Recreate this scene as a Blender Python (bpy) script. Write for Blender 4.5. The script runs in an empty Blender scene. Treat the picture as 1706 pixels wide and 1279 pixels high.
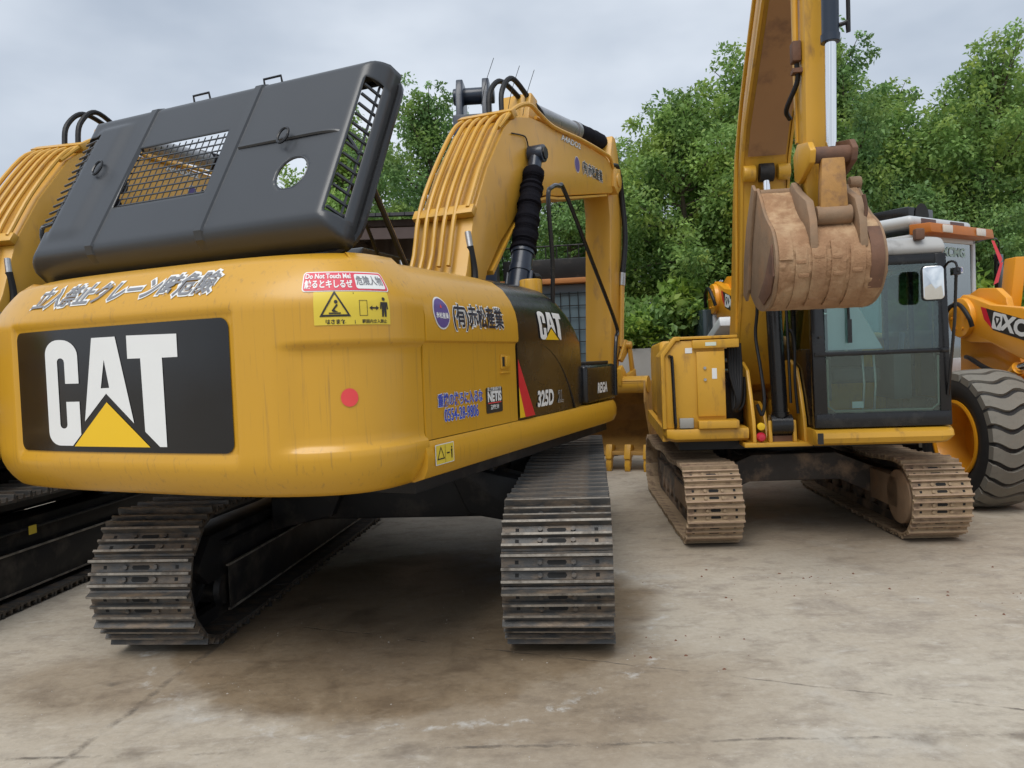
import bpy, bmesh, math, random
import numpy as np
from math import sin, cos, pi, radians, sqrt
from mathutils import Vector, Matrix, noise as mnoise

# ------------------------------------------------------------------ camera, sky, sun, exposure
SC = bpy.context.scene
COL = SC.collection
random.seed(7)

CAM_H, PITCH, ROLL = 1.81, radians(1.8), radians(2.3)
cam_d = bpy.data.cameras.new('camera')
cam_d.sensor_width = 36.0
cam_d.lens = 36.0 * 1281 / 1706
cam_d.clip_start, cam_d.clip_end = 0.05, 2000
cam = bpy.data.objects.new('camera', cam_d)
COL.objects.link(cam)
_f = Vector((0, cos(PITCH), -sin(PITCH))); _u = Vector((0, sin(PITCH), cos(PITCH))); _r = Vector((1, 0, 0))
_r2 = _r * cos(ROLL) - _u * sin(ROLL); _u2 = _r * sin(ROLL) + _u * cos(ROLL)
cam.matrix_world = Matrix(((_r2.x, _u2.x, -_f.x, 0), (_r2.y, _u2.y, -_f.y, 0), (_r2.z, _u2.z, -_f.z, CAM_H), (0, 0, 0, 1)))
SC.camera = cam

SUN_EL, SUN_AZ = radians(58), radians(205)       # azimuth clockwise from +Y: behind the camera, a little to the left
world = bpy.data.worlds.new('World'); SC.world = world; world.use_nodes = True
nt = world.node_tree; nt.nodes.clear()
out = nt.nodes.new('ShaderNodeOutputWorld')
sky = nt.nodes.new('ShaderNodeTexSky'); sky.sky_type = 'NISHITA'; sky.sun_disc = False
sky.sun_elevation = SUN_EL; sky.sun_rotation = SUN_AZ; sky.dust_density = 3.0
bg1 = nt.nodes.new('ShaderNodeBackground'); bg1.inputs[1].default_value = 0.10
nt.links.new(sky.outputs[0], bg1.inputs[0])
tc = nt.nodes.new('ShaderNodeTexCoord')
mp = nt.nodes.new('ShaderNodeMapping'); mp.inputs['Scale'].default_value = (1.0, 1.0, 2.2)
nt.links.new(tc.outputs['Generated'], mp.inputs[0])
n1 = nt.nodes.new('ShaderNodeTexNoise'); n1.inputs['Scale'].default_value = 2.1; n1.inputs['Detail'].default_value = 5
n1.inputs['Roughness'].default_value = 0.48
nt.links.new(mp.outputs[0], n1.inputs['Vector'])
cr = nt.nodes.new('ShaderNodeValToRGB')
cr.color_ramp.elements[0].position = 0.32; cr.color_ramp.elements[0].color = (0.315, 0.362, 0.43, 1)
cr.color_ramp.elements[1].position = 0.68; cr.color_ramp.elements[1].color = (0.61, 0.65, 0.70, 1)
nt.links.new(n1.outputs[0], cr.inputs[0])
bg2 = nt.nodes.new('ShaderNodeBackground'); bg2.inputs[1].default_value = 1.0
nt.links.new(cr.outputs[0], bg2.inputs[0])
mxs = nt.nodes.new('ShaderNodeMixShader'); mxs.inputs[0].default_value = 0.9
nt.links.new(bg1.outputs[0], mxs.inputs[1]); nt.links.new(bg2.outputs[0], mxs.inputs[2])
nt.links.new(mxs.outputs[0], out.inputs[0])

sun_d = bpy.data.lights.new('sun', 'SUN'); sun_d.energy = 1.5; sun_d.angle = radians(40); sun_d.color = (1.0, 0.97, 0.92)
sun = bpy.data.objects.new('sun', sun_d); COL.objects.link(sun)
_sd = Vector((sin(SUN_AZ) * cos(SUN_EL), cos(SUN_AZ) * cos(SUN_EL), sin(SUN_EL)))
sun.rotation_euler = _sd.to_track_quat('Z', 'Y').to_euler()
SC.view_settings.view_transform = 'Standard'
SC.view_settings.look = 'None'
SC.view_settings.exposure = 0.58
SC.view_settings.gamma = 1.0
SC.view_settings.use_curve_mapping = False
SC.cycles.max_bounces = 8
SC.cycles.transparent_max_bounces = 12

# ------------------------------------------------------------------ materials
MATS = {}
def _nodes(name):
    m = bpy.data.materials.new(name); m.use_nodes = True
    t = m.node_tree; b = t.nodes['Principled BSDF']
    return m, t, b
def N(t, kind, **kw):
    n = t.nodes.new('ShaderNode' + kind)
    for k, v in kw.items():
        if k in n.inputs: n.inputs[k].default_value = v
        else: setattr(n, k, v)
    return n
def ramp(t, fac, a, b, ca=(0, 0, 0, 1), cb=(1, 1, 1, 1)):
    r = t.nodes.new('ShaderNodeValToRGB')
    e = r.color_ramp.elements; e[0].position = a; e[1].position = b; e[0].color = ca; e[1].color = cb
    t.links.new(fac, r.inputs[0]); return r.outputs[0]
def mix(t, fac, c1, c2, mode='MIX'):
    m = t.nodes.new('ShaderNodeMix'); m.data_type = 'RGBA'; m.blend_type = mode
    for sock, val in ((m.inputs[0], fac), (m.inputs[6], c1), (m.inputs[7], c2)):
        if hasattr(val, 'is_output'): t.links.new(val, sock)
        elif isinstance(val, (int, float)): sock.default_value = val
        else: sock.default_value = (*val[:3], 1)
    return m.outputs[2]
def simple(name, col, rough=0.5, metal=0.0, coat=0.0, var=0.15, scale=6.0, bump=0.0, stretch=None, dirt=None, dirt_amt=0.0, dirt_scale=2.5, rnd=0.0, rvar=0.12, spec=0.5):
    """paint or metal with a little mottling, optional streaky dirt, fine relief"""
    if name in MATS: return MATS[name]
    m, t, b = _nodes(name)
    tcn = N(t, 'TexCoord')
    vec = tcn.outputs['Object']
    nz = N(t, 'TexNoise', Scale=scale, Detail=6.0, Roughness=0.6); t.links.new(vec, nz.inputs['Vector'])
    dark = tuple(c * (1 - var) for c in col); lite = tuple(min(1, c * (1 + var)) for c in col)
    c = mix(t, nz.outputs[0], dark, lite)
    if rnd > 0:
        oi = N(t, 'ObjectInfo')
        c = mix(t, ramp(t, oi.outputs['Random'], 0.0, 1.0, (1 - rnd,) * 3 + (1,), (1 + rnd * .5,) * 3 + (1,)), (0, 0, 0), c)
        # multiply through Mix: factor is grey value
    if dirt:
        mpn = N(t, 'Mapping'); mpn.inputs['Scale'].default_value = stretch or (1, 1, 1)
        t.links.new(vec, mpn.inputs[0])
        n2 = N(t, 'TexNoise', Scale=dirt_scale, Detail=8.0, Roughness=0.65); t.links.new(mpn.outputs[0], n2.inputs['Vector'])
        f = ramp(t, n2.outputs[0], 0.62 - dirt_amt * 0.4, 0.80 - dirt_amt * 0.25)
        c = mix(t, f, c, dirt)
    t.links.new(c, b.inputs['Base Color'])
    b.inputs['Metallic'].default_value = metal; b.inputs['Specular IOR Level'].default_value = spec
    nr = N(t, 'TexNoise', Scale=scale * 1.7, Detail=4.0); t.links.new(vec, nr.inputs['Vector'])
    mr = N(t, 'MapRange'); mr.inputs[3].default_value = max(0.03, rough - rvar); mr.inputs[4].default_value = min(1, rough + rvar)
    t.links.new(nr.outputs[0], mr.inputs[0]); t.links.new(mr.outputs[0], b.inputs['Roughness'])
    b.inputs['Coat Weight'].default_value = coat; b.inputs['Coat Roughness'].default_value = 0.18
    if bump > 0:
        nb = N(t, 'TexNoise', Scale=scale * 5, Detail=6.0, Roughness=0.65); t.links.new(vec, nb.inputs['Vector'])
        bp = N(t, 'Bump', Strength=bump, Distance=0.01); t.links.new(nb.outputs[0], bp.inputs['Height'])
        t.links.new(bp.outputs[0], b.inputs['Normal'])
    MATS[name] = m; return m

YEL = simple('machine_yellow_paint', (0.56, 0.295, 0.018), 0.38, coat=0.22, var=0.06, scale=1.3, dirt=(0.33, 0.18, 0.035), dirt_amt=0.14, dirt_scale=5, stretch=(8, 8, 0.30))
YEL2 = simple('boom_yellow_paint', (0.58, 0.31, 0.032), 0.42, coat=0.12, var=0.08, scale=1.6, dirt=(0.33, 0.18, 0.06), dirt_amt=0.16, dirt_scale=3.0, stretch=(2, 2, 0.7))
YEL3 = simple('worn_yellow_paint', (0.58, 0.31, 0.025), 0.45, coat=0.1, var=0.12, scale=3, dirt=(0.20, 0.10, 0.035), dirt_amt=0.16, dirt_scale=5, stretch=(1.5, 1.5, 0.5), bump=0.05)
ORA = simple('loader_orange_paint', (0.74, 0.31, 0.012), 0.4, coat=0.25, var=0.06, scale=3, dirt=(0.45, 0.18, 0.02), dirt_amt=0.12)
BLK = simple('black_gloss_paint', (0.009, 0.009, 0.010), 0.26, coat=0.22, var=0.2, scale=2.5, dirt=(0.035, 0.033, 0.03), dirt_amt=0.10, dirt_scale=4, spec=0.35)
HOODM = simple('hood_charcoal_paint', (0.031, 0.035, 0.041), 0.38, coat=0.18, var=0.10, scale=2, rvar=0.05)
PANEL = simple('emblem_panel_black', (0.006, 0.006, 0.007), 0.16, coat=0.15, var=0.2, scale=3)
DRK = simple('dark_underframe_steel', (0.014, 0.014, 0.015), 0.5, spec=0.3, var=0.3, scale=4, dirt=(0.07, 0.06, 0.05), dirt_amt=0.18)
SHOE = simple('track_shoe_steel', (0.068, 0.067, 0.065), 0.48, metal=0.2, var=0.55, scale=11, dirt=(0.17, 0.125, 0.085), dirt_amt=0.40, dirt_scale=6, stretch=(1, 3, 3), bump=0.35, rnd=0.5)
SHOE2 = simple('muddy_track_shoe', (0.34, 0.245, 0.15), 0.8, var=0.45, scale=8, dirt=(0.13, 0.08, 0.055), dirt_amt=0.30, dirt_scale=7, bump=0.5, rnd=0.25)
TIP = simple('worn_grouser_edge', (0.26, 0.235, 0.20), 0.55, metal=0.25, var=0.6, scale=16, dirt=(0.06, 0.05, 0.04), dirt_amt=0.40, dirt_scale=9, bump=0.3)
TIP2 = simple('dusty_grouser_edge', (0.36, 0.25, 0.17), 0.8, var=0.35, scale=12, bump=0.4)
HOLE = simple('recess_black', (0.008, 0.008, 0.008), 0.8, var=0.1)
BKT = simple('brown_bucket_steel', (.42, .235, .06), .6, var=.25, scale=3, dirt=(.15, .085, .04), dirt_amt=.34, dirt_scale=2.2, bump=.15)
RUST = simple('rusty_steel', (0.15, 0.075, 0.045), 0.75, var=0.4, scale=9, dirt=(0.06, 0.04, 0.035), dirt_amt=0.3, bump=0.3)
MUDF = simple('muddy_frame_steel', (0.055, 0.045, 0.038), 0.65, var=0.4, scale=6, dirt=(0.30, 0.20, 0.125), dirt_amt=0.38, dirt_scale=4, bump=0.3)
CHROME = simple('chrome_rod', (0.82, 0.83, 0.85), 0.1, metal=1.0, var=0.02, rvar=0.04)
MIRR = simple('mirror_glass', (0.80, 0.82, 0.82), 0.03, metal=1.0, var=0.02, rvar=0.01)
BOOT = simple('black_bellows_fabric', (0.007, 0.007, 0.011), 0.8, var=0.3, scale=20, bump=0.6, spec=0.12)
HOSE = simple('black_rubber_hose', (0.011, 0.011, 0.012), 0.5, var=0.25, scale=12, spec=0.3)
CYL = simple('navy_cylinder_paint', (0.016, 0.026, 0.046), 0.34, coat=0.2, spec=0.4, var=0.15, scale=4, dirt=(0.11, 0.09, 0.07), dirt_amt=0.12)
STEEL = simple('bright_fitting_steel', (0.45, 0.45, 0.45), 0.35, metal=0.9, var=0.2, scale=20)
WHT = simple('white_decal', (0.74, 0.75, 0.74), 0.45, var=0.03)
YTRI = simple('decal_yellow', (0.80, 0.50, 0.012), 0.4, var=0.02)
STK_Y = simple('sticker_yellow', (0.68, 0.52, 0.045), 0.45, var=0.04)
STK_B = simple('sticker_black', (0.02, 0.018, 0.016), 0.5, var=0.05)
STK_R = simple('sticker_red', (0.64, 0.065, 0.10), 0.45, var=0.05)
STK_DOT = simple('dot_red', (0.72, 0.06, 0.065), 0.6, var=0.08)
STK_GREY = simple('lettering_grey', (0.20, 0.205, 0.22), 0.45, var=0.04)
STK_BLUE = simple('lettering_blue', (0.03, 0.07, 0.48), 0.45, var=0.05)
STK_NAVY = simple('lettering_navy', (0.012, 0.014, 0.028), 0.45, var=0.05)
STK_PUR = simple('emblem_purple', (0.11, 0.075, 0.26), 0.45, var=0.2, scale=10)
STK_RED = simple('stripe_red', (0.60, 0.012, 0.035), 0.35, var=0.03)
GREYW = simple('cab_grey_white', (0.50, 0.52, 0.53), 0.4, coat=0.2, var=0.06, scale=3, dirt=(0.3, 0.29, 0.27), dirt_amt=0.12)
ROOFM = simple('cab_roof_grey', (0.42, 0.42, 0.41), 0.5, var=0.12, scale=4, dirt=(0.12, 0.11, 0.10), dirt_amt=0.2)
RUB = simple('tyre_rubber', (0.018, 0.018, 0.019), 0.7, var=0.25, scale=8, bump=0.15)
TREAD = simple('dusty_tyre_tread', (0.19, 0.178, 0.152), 0.85, var=0.22, scale=5, dirt=(0.09, 0.083, 0.07), dirt_amt=0.25, bump=0.2)
WALLM = simple('retaining_wall_concrete', (0.33, 0.32, 0.30), 0.85, var=0.2, scale=1.2, dirt=(0.13, 0.13, 0.11), dirt_amt=0.3, dirt_scale=1.2, bump=0.3)
EARTH = simple('embankment_soil', (0.05, 0.055, 0.025), 0.95, var=0.4, scale=2, bump=0.4)
SHEDM = simple('shed_dark_timber', (0.05, 0.032, 0.024), 0.85, var=0.4, scale=3)
SHEDR = simple('shed_roof_sheet', (0.045, 0.046, 0.052), 0.6, var=0.25, scale=2)
CURT = simple('brown_tarpaulin', (0.10, 0.07, 0.05), 0.9, var=0.3, scale=2)
BARK = simple('tree_bark', (0.09, 0.07, 0.05), 0.9, var=0.35, scale=8, bump=0.5)
MUDB = simple('clay_caked_steel', (0.37, 0.215, 0.115), 0.9, var=0.5, scale=9, dirt=(0.56, 0.41, 0.25), dirt_amt=0.40, dirt_scale=4.5, bump=1.0)
MUDP = simple('clay_stained_plate', (0.25, 0.165, 0.10), 0.75, var=0.35, scale=5, dirt=(0.33, 0.19, 0.10), dirt_amt=0.30, dirt_scale=4, bump=0.5)
def _clay_band(m):
    t = m.node_tree; b = t.nodes['Principled BSDF']; src = b.inputs['Base Color'].links[0].from_socket
    tcn = N(t, 'TexCoord'); sp = N(t, 'SeparateXYZ'); t.links.new(tcn.outputs['Object'], sp.inputs[0])
    nz = N(t, 'TexNoise', Scale=6.0, Detail=6.0); t.links.new(tcn.outputs['Object'], nz.inputs['Vector'])
    ad = t.nodes.new('ShaderNodeMath'); ad.operation = 'MULTIPLY_ADD'; ad.inputs[1].default_value = .30; t.links.new(nz.outputs[0], ad.inputs[0]); t.links.new(sp.outputs[2], ad.inputs[2])
    mr = N(t, 'MapRange'); mr.inputs[1].default_value = 2.70; mr.inputs[2].default_value = 2.80; t.links.new(ad.outputs[0], mr.inputs[0])
    c = mix(t, mr.outputs[0], mix(t, .45, src, (.29, .16, .085)), src)
    t.links.new(c, b.inputs['Base Color'])
_clay_band(MUDB)
CLOD = simple('red_clay', (0.16, 0.075, 0.045), 0.95, var=0.3, scale=30, bump=0.5)
SEAT = simple('seat_dark_vinyl', (0.07, 0.076, 0.084), 0.7, var=0.2)
REDRIB = simple('red_ribbon', (0.75, 0.05, 0.07), 0.7, var=0.05)

def glass_mat(name, tint, refl_rough=0.03, base=0.0):
    m = bpy.data.materials.new(name); m.use_nodes = True; t = m.node_tree; t.nodes.clear()
    o = t.nodes.new('ShaderNodeOutputMaterial')
    tr = t.nodes.new('ShaderNodeBsdfTransparent'); tr.inputs[0].default_value = (*tint, 1)
    gl = t.nodes.new('ShaderNodeBsdfGlossy'); gl.inputs['Roughness'].default_value = refl_rough; gl.inputs[0].default_value = (0.9, 0.95, 0.95, 1)
    fr = t.nodes.new('ShaderNodeFresnel'); fr.inputs[0].default_value = 1.42
    mr = N(t, 'MapRange'); mr.inputs[3].default_value = base; mr.inputs[4].default_value = 1.0
    t.links.new(fr.outputs[0], mr.inputs[0])
    mx = t.nodes.new('ShaderNodeMixShader')
    t.links.new(mr.outputs[0], mx.inputs[0]); t.links.new(tr.outputs[0], mx.inputs[1]); t.links.new(gl.outputs[0], mx.inputs[2])
    t.links.new(mx.outputs[0], o.inputs[0]); return m
GLASS = glass_mat('tinted_cab_glass', (0.80, 0.93, 0.91), 0.03, 0.045)

GLASS2 = glass_mat('silvered_loader_glass', (0.62, 0.70, 0.72), 0.05, 0.28)
def leaf_mat(name, c1, c2):
    m, t, b = _nodes(name)
    tcn = N(t, 'TexCoord'); nz = N(t, 'TexNoise', Scale=1.1, Detail=3.0); t.links.new(tcn.outputs['Object'], nz.inputs['Vector'])
    at = N(t, 'Attribute'); at.attribute_name = 'leaf_tone'
    c = mix(t, at.outputs['Fac'], c1, tuple(x * 1.35 for x in c2))
    c = mix(t, ramp(t, nz.outputs[0], 0.45, 0.70), c, (c2[0] * 1.5, c2[1] * 1.25, c2[2] * .9))
    t.links.new(c, b.inputs['Base Color']); b.inputs['Roughness'].default_value = 0.55
    tl = t.nodes.new('ShaderNodeBsdfTranslucent'); t.links.new(c, tl.inputs[0])
    mx = t.nodes.new('ShaderNodeMixShader'); mx.inputs[0].default_value = 0.45
    o = t.nodes['Material Output']
    t.links.new(b.outputs[0], mx.inputs[1]); t.links.new(tl.outputs[0], mx.inputs[2]); t.links.new(mx.outputs[0], o.inputs[0])
    return m
LEAFA = leaf_mat('leaf_mid_green', (0.115, 0.215, 0.060), (0.25, 0.39, 0.115))
LEAFB = leaf_mat('leaf_deep_green', (0.095, 0.190, 0.070), (0.20, 0.335, 0.115))
LEAFC = leaf_mat('leaf_yellow_green', (0.11, 0.215, 0.036), (0.24, 0.37, 0.07))

def math0(t, a, k):
    n = t.nodes.new('ShaderNodeMath'); n.operation = 'MULTIPLY'; t.links.new(a, n.inputs[0]); n.inputs[1].default_value = k; return n.outputs[0]
def ground_mat():
    m, t, b = _nodes('weathered_concrete_yard')
    tcn = N(t, 'TexCoord'); V = tcn.outputs['Object']
    def noise(scale, detail=6.0, rough=0.6, vec=None, dist=0.0):
        n = N(t, 'TexNoise', Scale=scale, Detail=detail, Roughness=rough, Distortion=dist); t.links.new(vec or V, n.inputs['Vector']); return n.outputs[0]
    big = noise(0.42, 5.0, 0.6, dist=0.4); med = noise(1.5, 8.0, 0.68, dist=0.5); fine = noise(22, 8.0, 0.7)
    c = mix(t, ramp(t, big, 0.38, 0.62), (0.49, 0.435, 0.345), (0.40, 0.335, 0.25))
    c = mix(t, ramp(t, med, 0.52, 0.70), c, (0.235, 0.195, 0.155))
    c = mix(t, ramp(t, noise(0.9, 9.0, 0.7), 0.56, 0.72), c, (0.50, 0.475, 0.42))
    c = mix(t, ramp(t, fine, 0.30, 0.72), tuple([0.55] * 3), c, 'MULTIPLY') if False else mix(t, 0.35, c, ramp(t, fine, 0.25, 0.75, (0.19, 0.165, 0.135, 1), (0.50, 0.46, 0.40, 1)))
    mpg = N(t, 'Mapping'); mpg.inputs['Scale'].default_value = (1.0, 1.9, 1.0); t.links.new(V, mpg.inputs[0])
    c = mix(t, math0(t, ramp(t, noise(3.2, 9.0, 0.72, mpg.outputs[0]), 0.50, 0.66), 0.55), c, (0.21, 0.175, 0.14))
    c = mix(t, math0(t, ramp(t, noise(4.6, 9.0, 0.75, mpg.outputs[0], 0.3), 0.55, 0.68), 0.5), c, (0.56, 0.53, 0.47))
    spk = noise(60, 3.0, 0.5)
    c = mix(t, ramp(t, spk, 0.70, 0.76), c, (0.60, 0.58, 0.53))
    # damp patches: mask from rounded regions broken up with noise
    sep = N(t, 'SeparateXYZ'); t.links.new(V, sep.inputs[0])
    def math_(op, a, b_=None):
        n = t.nodes.new('ShaderNodeMath'); n.operation = op
        for i, v in enumerate((a, b_)):
            if v is None: continue
            if hasattr(v, 'is_output'): t.links.new(v, n.inputs[i])
            else: n.inputs[i].default_value = v
        return n.outputs[0]
    def ell(cx, cy, rx, ry, amp=0.55, soft=0.25, nz=None):
        dx = math_('DIVIDE', math_('SUBTRACT', sep.outputs[0], cx), rx); dy = math_('DIVIDE', math_('SUBTRACT', sep.outputs[1], cy), ry)
        d = math_('SQRT', math_('ADD', math_('MULTIPLY', dx, dx), math_('MULTIPLY', dy, dy)))
        d = math_('ADD', d, math_('MULTIPLY', math_('SUBTRACT', nz or noise(1.3, 7.0, 0.65), 0.5), amp))
        r = t.nodes.new('ShaderNodeMapRange'); r.interpolation_type = 'SMOOTHSTEP'
        r.inputs[1].default_value = 1.0 - soft; r.inputs[2].default_value = 1.0 + soft * 0.3; r.inputs[3].default_value = 1; r.inputs[4].default_value = 0
        t.links.new(d, r.inputs[0]); return r.outputs[0], d
    wn = noise(1.1, 7.0, 0.62)
    w1, d1 = ell(-0.75, 5.55, 1.75, 1.75, 0.5, 0.12, wn)
    w2, _ = ell(0.15, 4.2, 1.3, 1.1, 0.9, 0.6, wn)
    w3, _ = ell(-2.4, 4.55, 0.9, 0.55, 0.8, 0.4, wn)
    w4, _ = ell(2.9, 8.3, 2.3, 2.3, 0.7, 0.4, wn)
    wet = math_('MAXIMUM', w1, math_('MAXIMUM', math_('MULTIPLY', w2, 0.7), math_('MAXIMUM', math_('MULTIPLY', w3, 0.6), math_('MULTIPLY', w4, 0.5))))
    ringm = t.nodes.new('ShaderNodeMapRange'); ringm.inputs[1].default_value = 0.0; ringm.inputs[2].default_value = 0.035; ringm.inputs[3].default_value = 1; ringm.inputs[4].default_value = 0
    t.links.new(math_('ABSOLUTE', math_('SUBTRACT', d1, 1.03)), ringm.inputs[0])
    ring = math_('MULTIPLY', ringm.outputs[0], ramp(t, noise(7, 6, 0.7), 0.50, 0.62))
    cw = mix(t, wet, c, (0.58, 0.50, 0.41), 'MULTIPLY')
    cw = mix(t, math_('MULTIPLY', ring, 0.8), cw, (0.52, 0.51, 0.48))
    # slab joints, slightly wandering
    wob = math_('MULTIPLY', math_('SUBTRACT', noise(1.4, 4.0), 0.5), 0.10)
    wob2 = math_('MULTIPLY', math_('SUBTRACT', noise(9, 4.0), 0.5), 0.03)
    def line(a, b_, c0, w, lo=None):
        v = math_('ADD', math_('ADD', math_('MULTIPLY', sep.outputs[0], a), math_('MULTIPLY', sep.outputs[1], b_)), -c0)
        v = math_('ABSOLUTE', math_('ADD', v, math_('ADD', wob, wob2)))
        r = t.nodes.new('ShaderNodeMapRange'); r.inputs[1].default_value = w * 0.3; r.inputs[2].default_value = w; r.inputs[3].default_value = 1; r.inputs[4].default_value = 0
        t.links.new(v, r.inputs[0]); return r.outputs[0]
    jm = math_('MULTIPLY', math_('MAXIMUM', line(0.03, 1, 3.55, 0.018), math_('MAXIMUM', line(0.38, 0.925, 4.35, 0.012), line(1.0, -0.12, -2.62, 0.03))), ramp(t, noise(2.6, 7, 0.7), 0.48, 0.62))
    jw = math_('MULTIPLY', line(0.03, 1, 3.55, 0.09), ramp(t, noise(2.8, 6), 0.50, 0.68))
    cw = mix(t, math_('MULTIPLY', jw, 0.65), cw, (0.13, 0.105, 0.08))
    cw = mix(t, math_('MULTIPLY', jm, 0.8), cw, (0.10, 0.085, 0.07))
    oil = ramp(t, noise(1.9, 4.0, 0.5, dist=0.8), 0.70, 0.76)
    cw = mix(t, math_('MULTIPLY', oil, 0.6), cw, (0.085, 0.075, 0.065))
    t.links.new(cw, b.inputs['Base Color'])
    rr = t.nodes.new('ShaderNodeMapRange'); rr.inputs[3].default_value = 0.85; rr.inputs[4].default_value = 0.30
    t.links.new(math_('MULTIPLY', wet, ramp(t, med, 0.3, 0.6)), rr.inputs[0]); t.links.new(rr.outputs[0], b.inputs['Roughness'])
    bp = N(t, 'Bump', Strength=0.35, Distance=0.012)
    hsum = math_('ADD', math_('MULTIPLY', fine, 0.6), math_('MULTIPLY', med, 0.9))
    t.links.new(math_('SUBTRACT', hsum, math_('MULTIPLY', jm, 1.2)), bp.inputs['Height']); t.links.new(bp.outputs[0], b.inputs['Normal'])
    return m

# ------------------------------------------------------------------ mesh helpers
def catmull(pts, n=6):
    pts = [Vector(p) for p in pts]
    if len(pts) < 3: return pts
    P = [pts[0] * 2 - pts[1]] + pts + [pts[-1] * 2 - pts[-2]]
    o = []
    for i in range(1, len(P) - 2):
        a, b, c, d = P[i - 1], P[i], P[i + 1], P[i + 2]
        for k in range(n):
            t = k / n
            o.append(0.5 * ((2 * b) + (c - a) * t + (2 * a - 5 * b + 4 * c - d) * t * t + (3 * b - a - 3 * c + d) * t ** 3))
    o.append(pts[-1]); return o

class MB:
    def __init__(s): s.v = []; s.f = []; s.mi = []
    def add(s, vs, fs, mi=0):
        o = len(s.v); s.v += [tuple(v) for v in vs]; s.f += [tuple(i + o for i in f) for f in fs]; s.mi += [mi] * len(fs); return s
    def box(s, a, b, mi=0):
        x0, y0, z0 = a; x1, y1, z1 = b
        return s.add([(x0, y0, z0), (x1, y0, z0), (x1, y1, z0), (x0, y1, z0), (x0, y0, z1), (x1, y0, z1), (x1, y1, z1), (x0, y1, z1)],
                     [(0, 3, 2, 1), (4, 5, 6, 7), (0, 1, 5, 4), (1, 2, 6, 5), (2, 3, 7, 6), (3, 0, 4, 7)], mi)
    def prism(s, poly, a, b, axis='x', mi=0):
        area = sum(poly[i][0] * poly[(i + 1) % len(poly)][1] - poly[(i + 1) % len(poly)][0] * poly[i][1] for i in range(len(poly)))
        if (area < 0) != (axis == 'y'): poly = poly[::-1]
        n = len(poly)
        mk = {'x': lambda p, t: (t, p[0], p[1]), 'y': lambda p, t: (p[0], t, p[1]), 'z': lambda p, t: (p[0], p[1], t)}[axis]
        vs = [mk(p, a) for p in poly] + [mk(p, b) for p in poly]
        fs = [tuple(range(n))[::-1], tuple(range(n, 2 * n))] + [(i, (i + 1) % n, n + (i + 1) % n, n + i) for i in range(n)]
        return s.add(vs, fs, mi)
    def tube(s, path, r, n=8, mi=0, cap=True):
        path = [Vector(p) for p in path]; k = len(path)
        rs = r if isinstance(r, (list, tuple)) else [r] * k
        vs = []; prev = None
        for i, p in enumerate(path):
            t = (path[min(i + 1, k - 1)] - path[max(i - 1, 0)]).normalized()
            if prev is None:
                ref = Vector((0, 0, 1)) if abs(t.z) < 0.9 else Vector((1, 0, 0)); u = t.cross(ref).normalized()
            else:
                u = prev - t * prev.dot(t)
                u = u.normalized() if u.length > 1e-6 else t.orthogonal().normalized()
            prev = u; w = t.cross(u)
            for j in range(n):
                a = 2 * pi * j / n; vs.append(p + (u * cos(a) + w * sin(a)) * rs[i])
        fs = [(i * n + j, i * n + (j + 1) % n, (i + 1) * n + (j + 1) % n, (i + 1) * n + j) for i in range(k - 1) for j in range(n)]
        if cap: fs += [tuple(range(n))[::-1], tuple(range((k - 1) * n, k * n))]
        return s.add(vs, fs, mi)
    def cyl(s, a, b, r, n=16, mi=0, r2=None): return s.tube([a, b], [r, r if r2 is None else r2], n, mi)
    def grid(s, fn, nu, nv, mi=0, skip=None):
        vs = [fn(i / nu, j / nv) for j in range(nv + 1) for i in range(nu + 1)]
        fs = [(j * (nu + 1) + i, j * (nu + 1) + i + 1, (j + 1) * (nu + 1) + i + 1, (j + 1) * (nu + 1) + i)
              for j in range(nv) for i in range(nu) if not (skip and skip((i + .5) / nu, (j + .5) / nv))]
        return s.add(vs, fs, mi)
    def lathe(s, prof, axis_o, axis_d, n=32, mi=0):
        """prof: (r, h) pairs along the axis"""
        o = Vector(axis_o); d = Vector(axis_d).normalized(); u = d.orthogonal().normalized(); w = d.cross(u)
        vs = [o + d * h + (u * cos(2 * pi * j / n) + w * sin(2 * pi * j / n)) * r for r, h in prof for j in range(n)]
        k = len(prof)
        fs = [(i * n + j, i * n + (j + 1) % n, (i + 1) * n + (j + 1) % n, (i + 1) * n + j) for i in range(k - 1) for j in range(n)]
        return s.add(vs, fs, mi)
    def mesh(s, name, mats, bevel=0, seg=2, smooth=True, ang=35, fixn=True):
        me = bpy.data.meshes.new(name)
        me.from_pydata(s.v, [], s.f)
        me.polygons.foreach_set('material_index', s.mi)
        bm = bmesh.new(); bm.from_mesh(me)
        if fixn: bmesh.ops.recalc_face_normals(bm, faces=bm.faces)
        if bevel > 0:
            ed = [e for e in bm.edges if len(e.link_faces) == 2 and e.calc_face_angle(0) > radians(28)]
            bmesh.ops.bevel(bm, geom=ed, offset=bevel, segments=seg, profile=0.5, affect='EDGES', clamp_overlap=True)
        bm.to_mesh(me); bm.free()
        for m in (mats if isinstance(mats, (list, tuple)) else [mats]): me.materials.append(m)
        if smooth and len(me.polygons):
            me.shade_smooth()
            me.set_sharp_from_angle(angle=radians(ang))
        return me
    def build(s, name, mats, parent=None, bevel=0, seg=2, smooth=True, ang=35, mw=None, fixn=True):
        return obj(name, s.mesh(name, mats, bevel, seg, smooth, ang, fixn), parent, mw)

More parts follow.
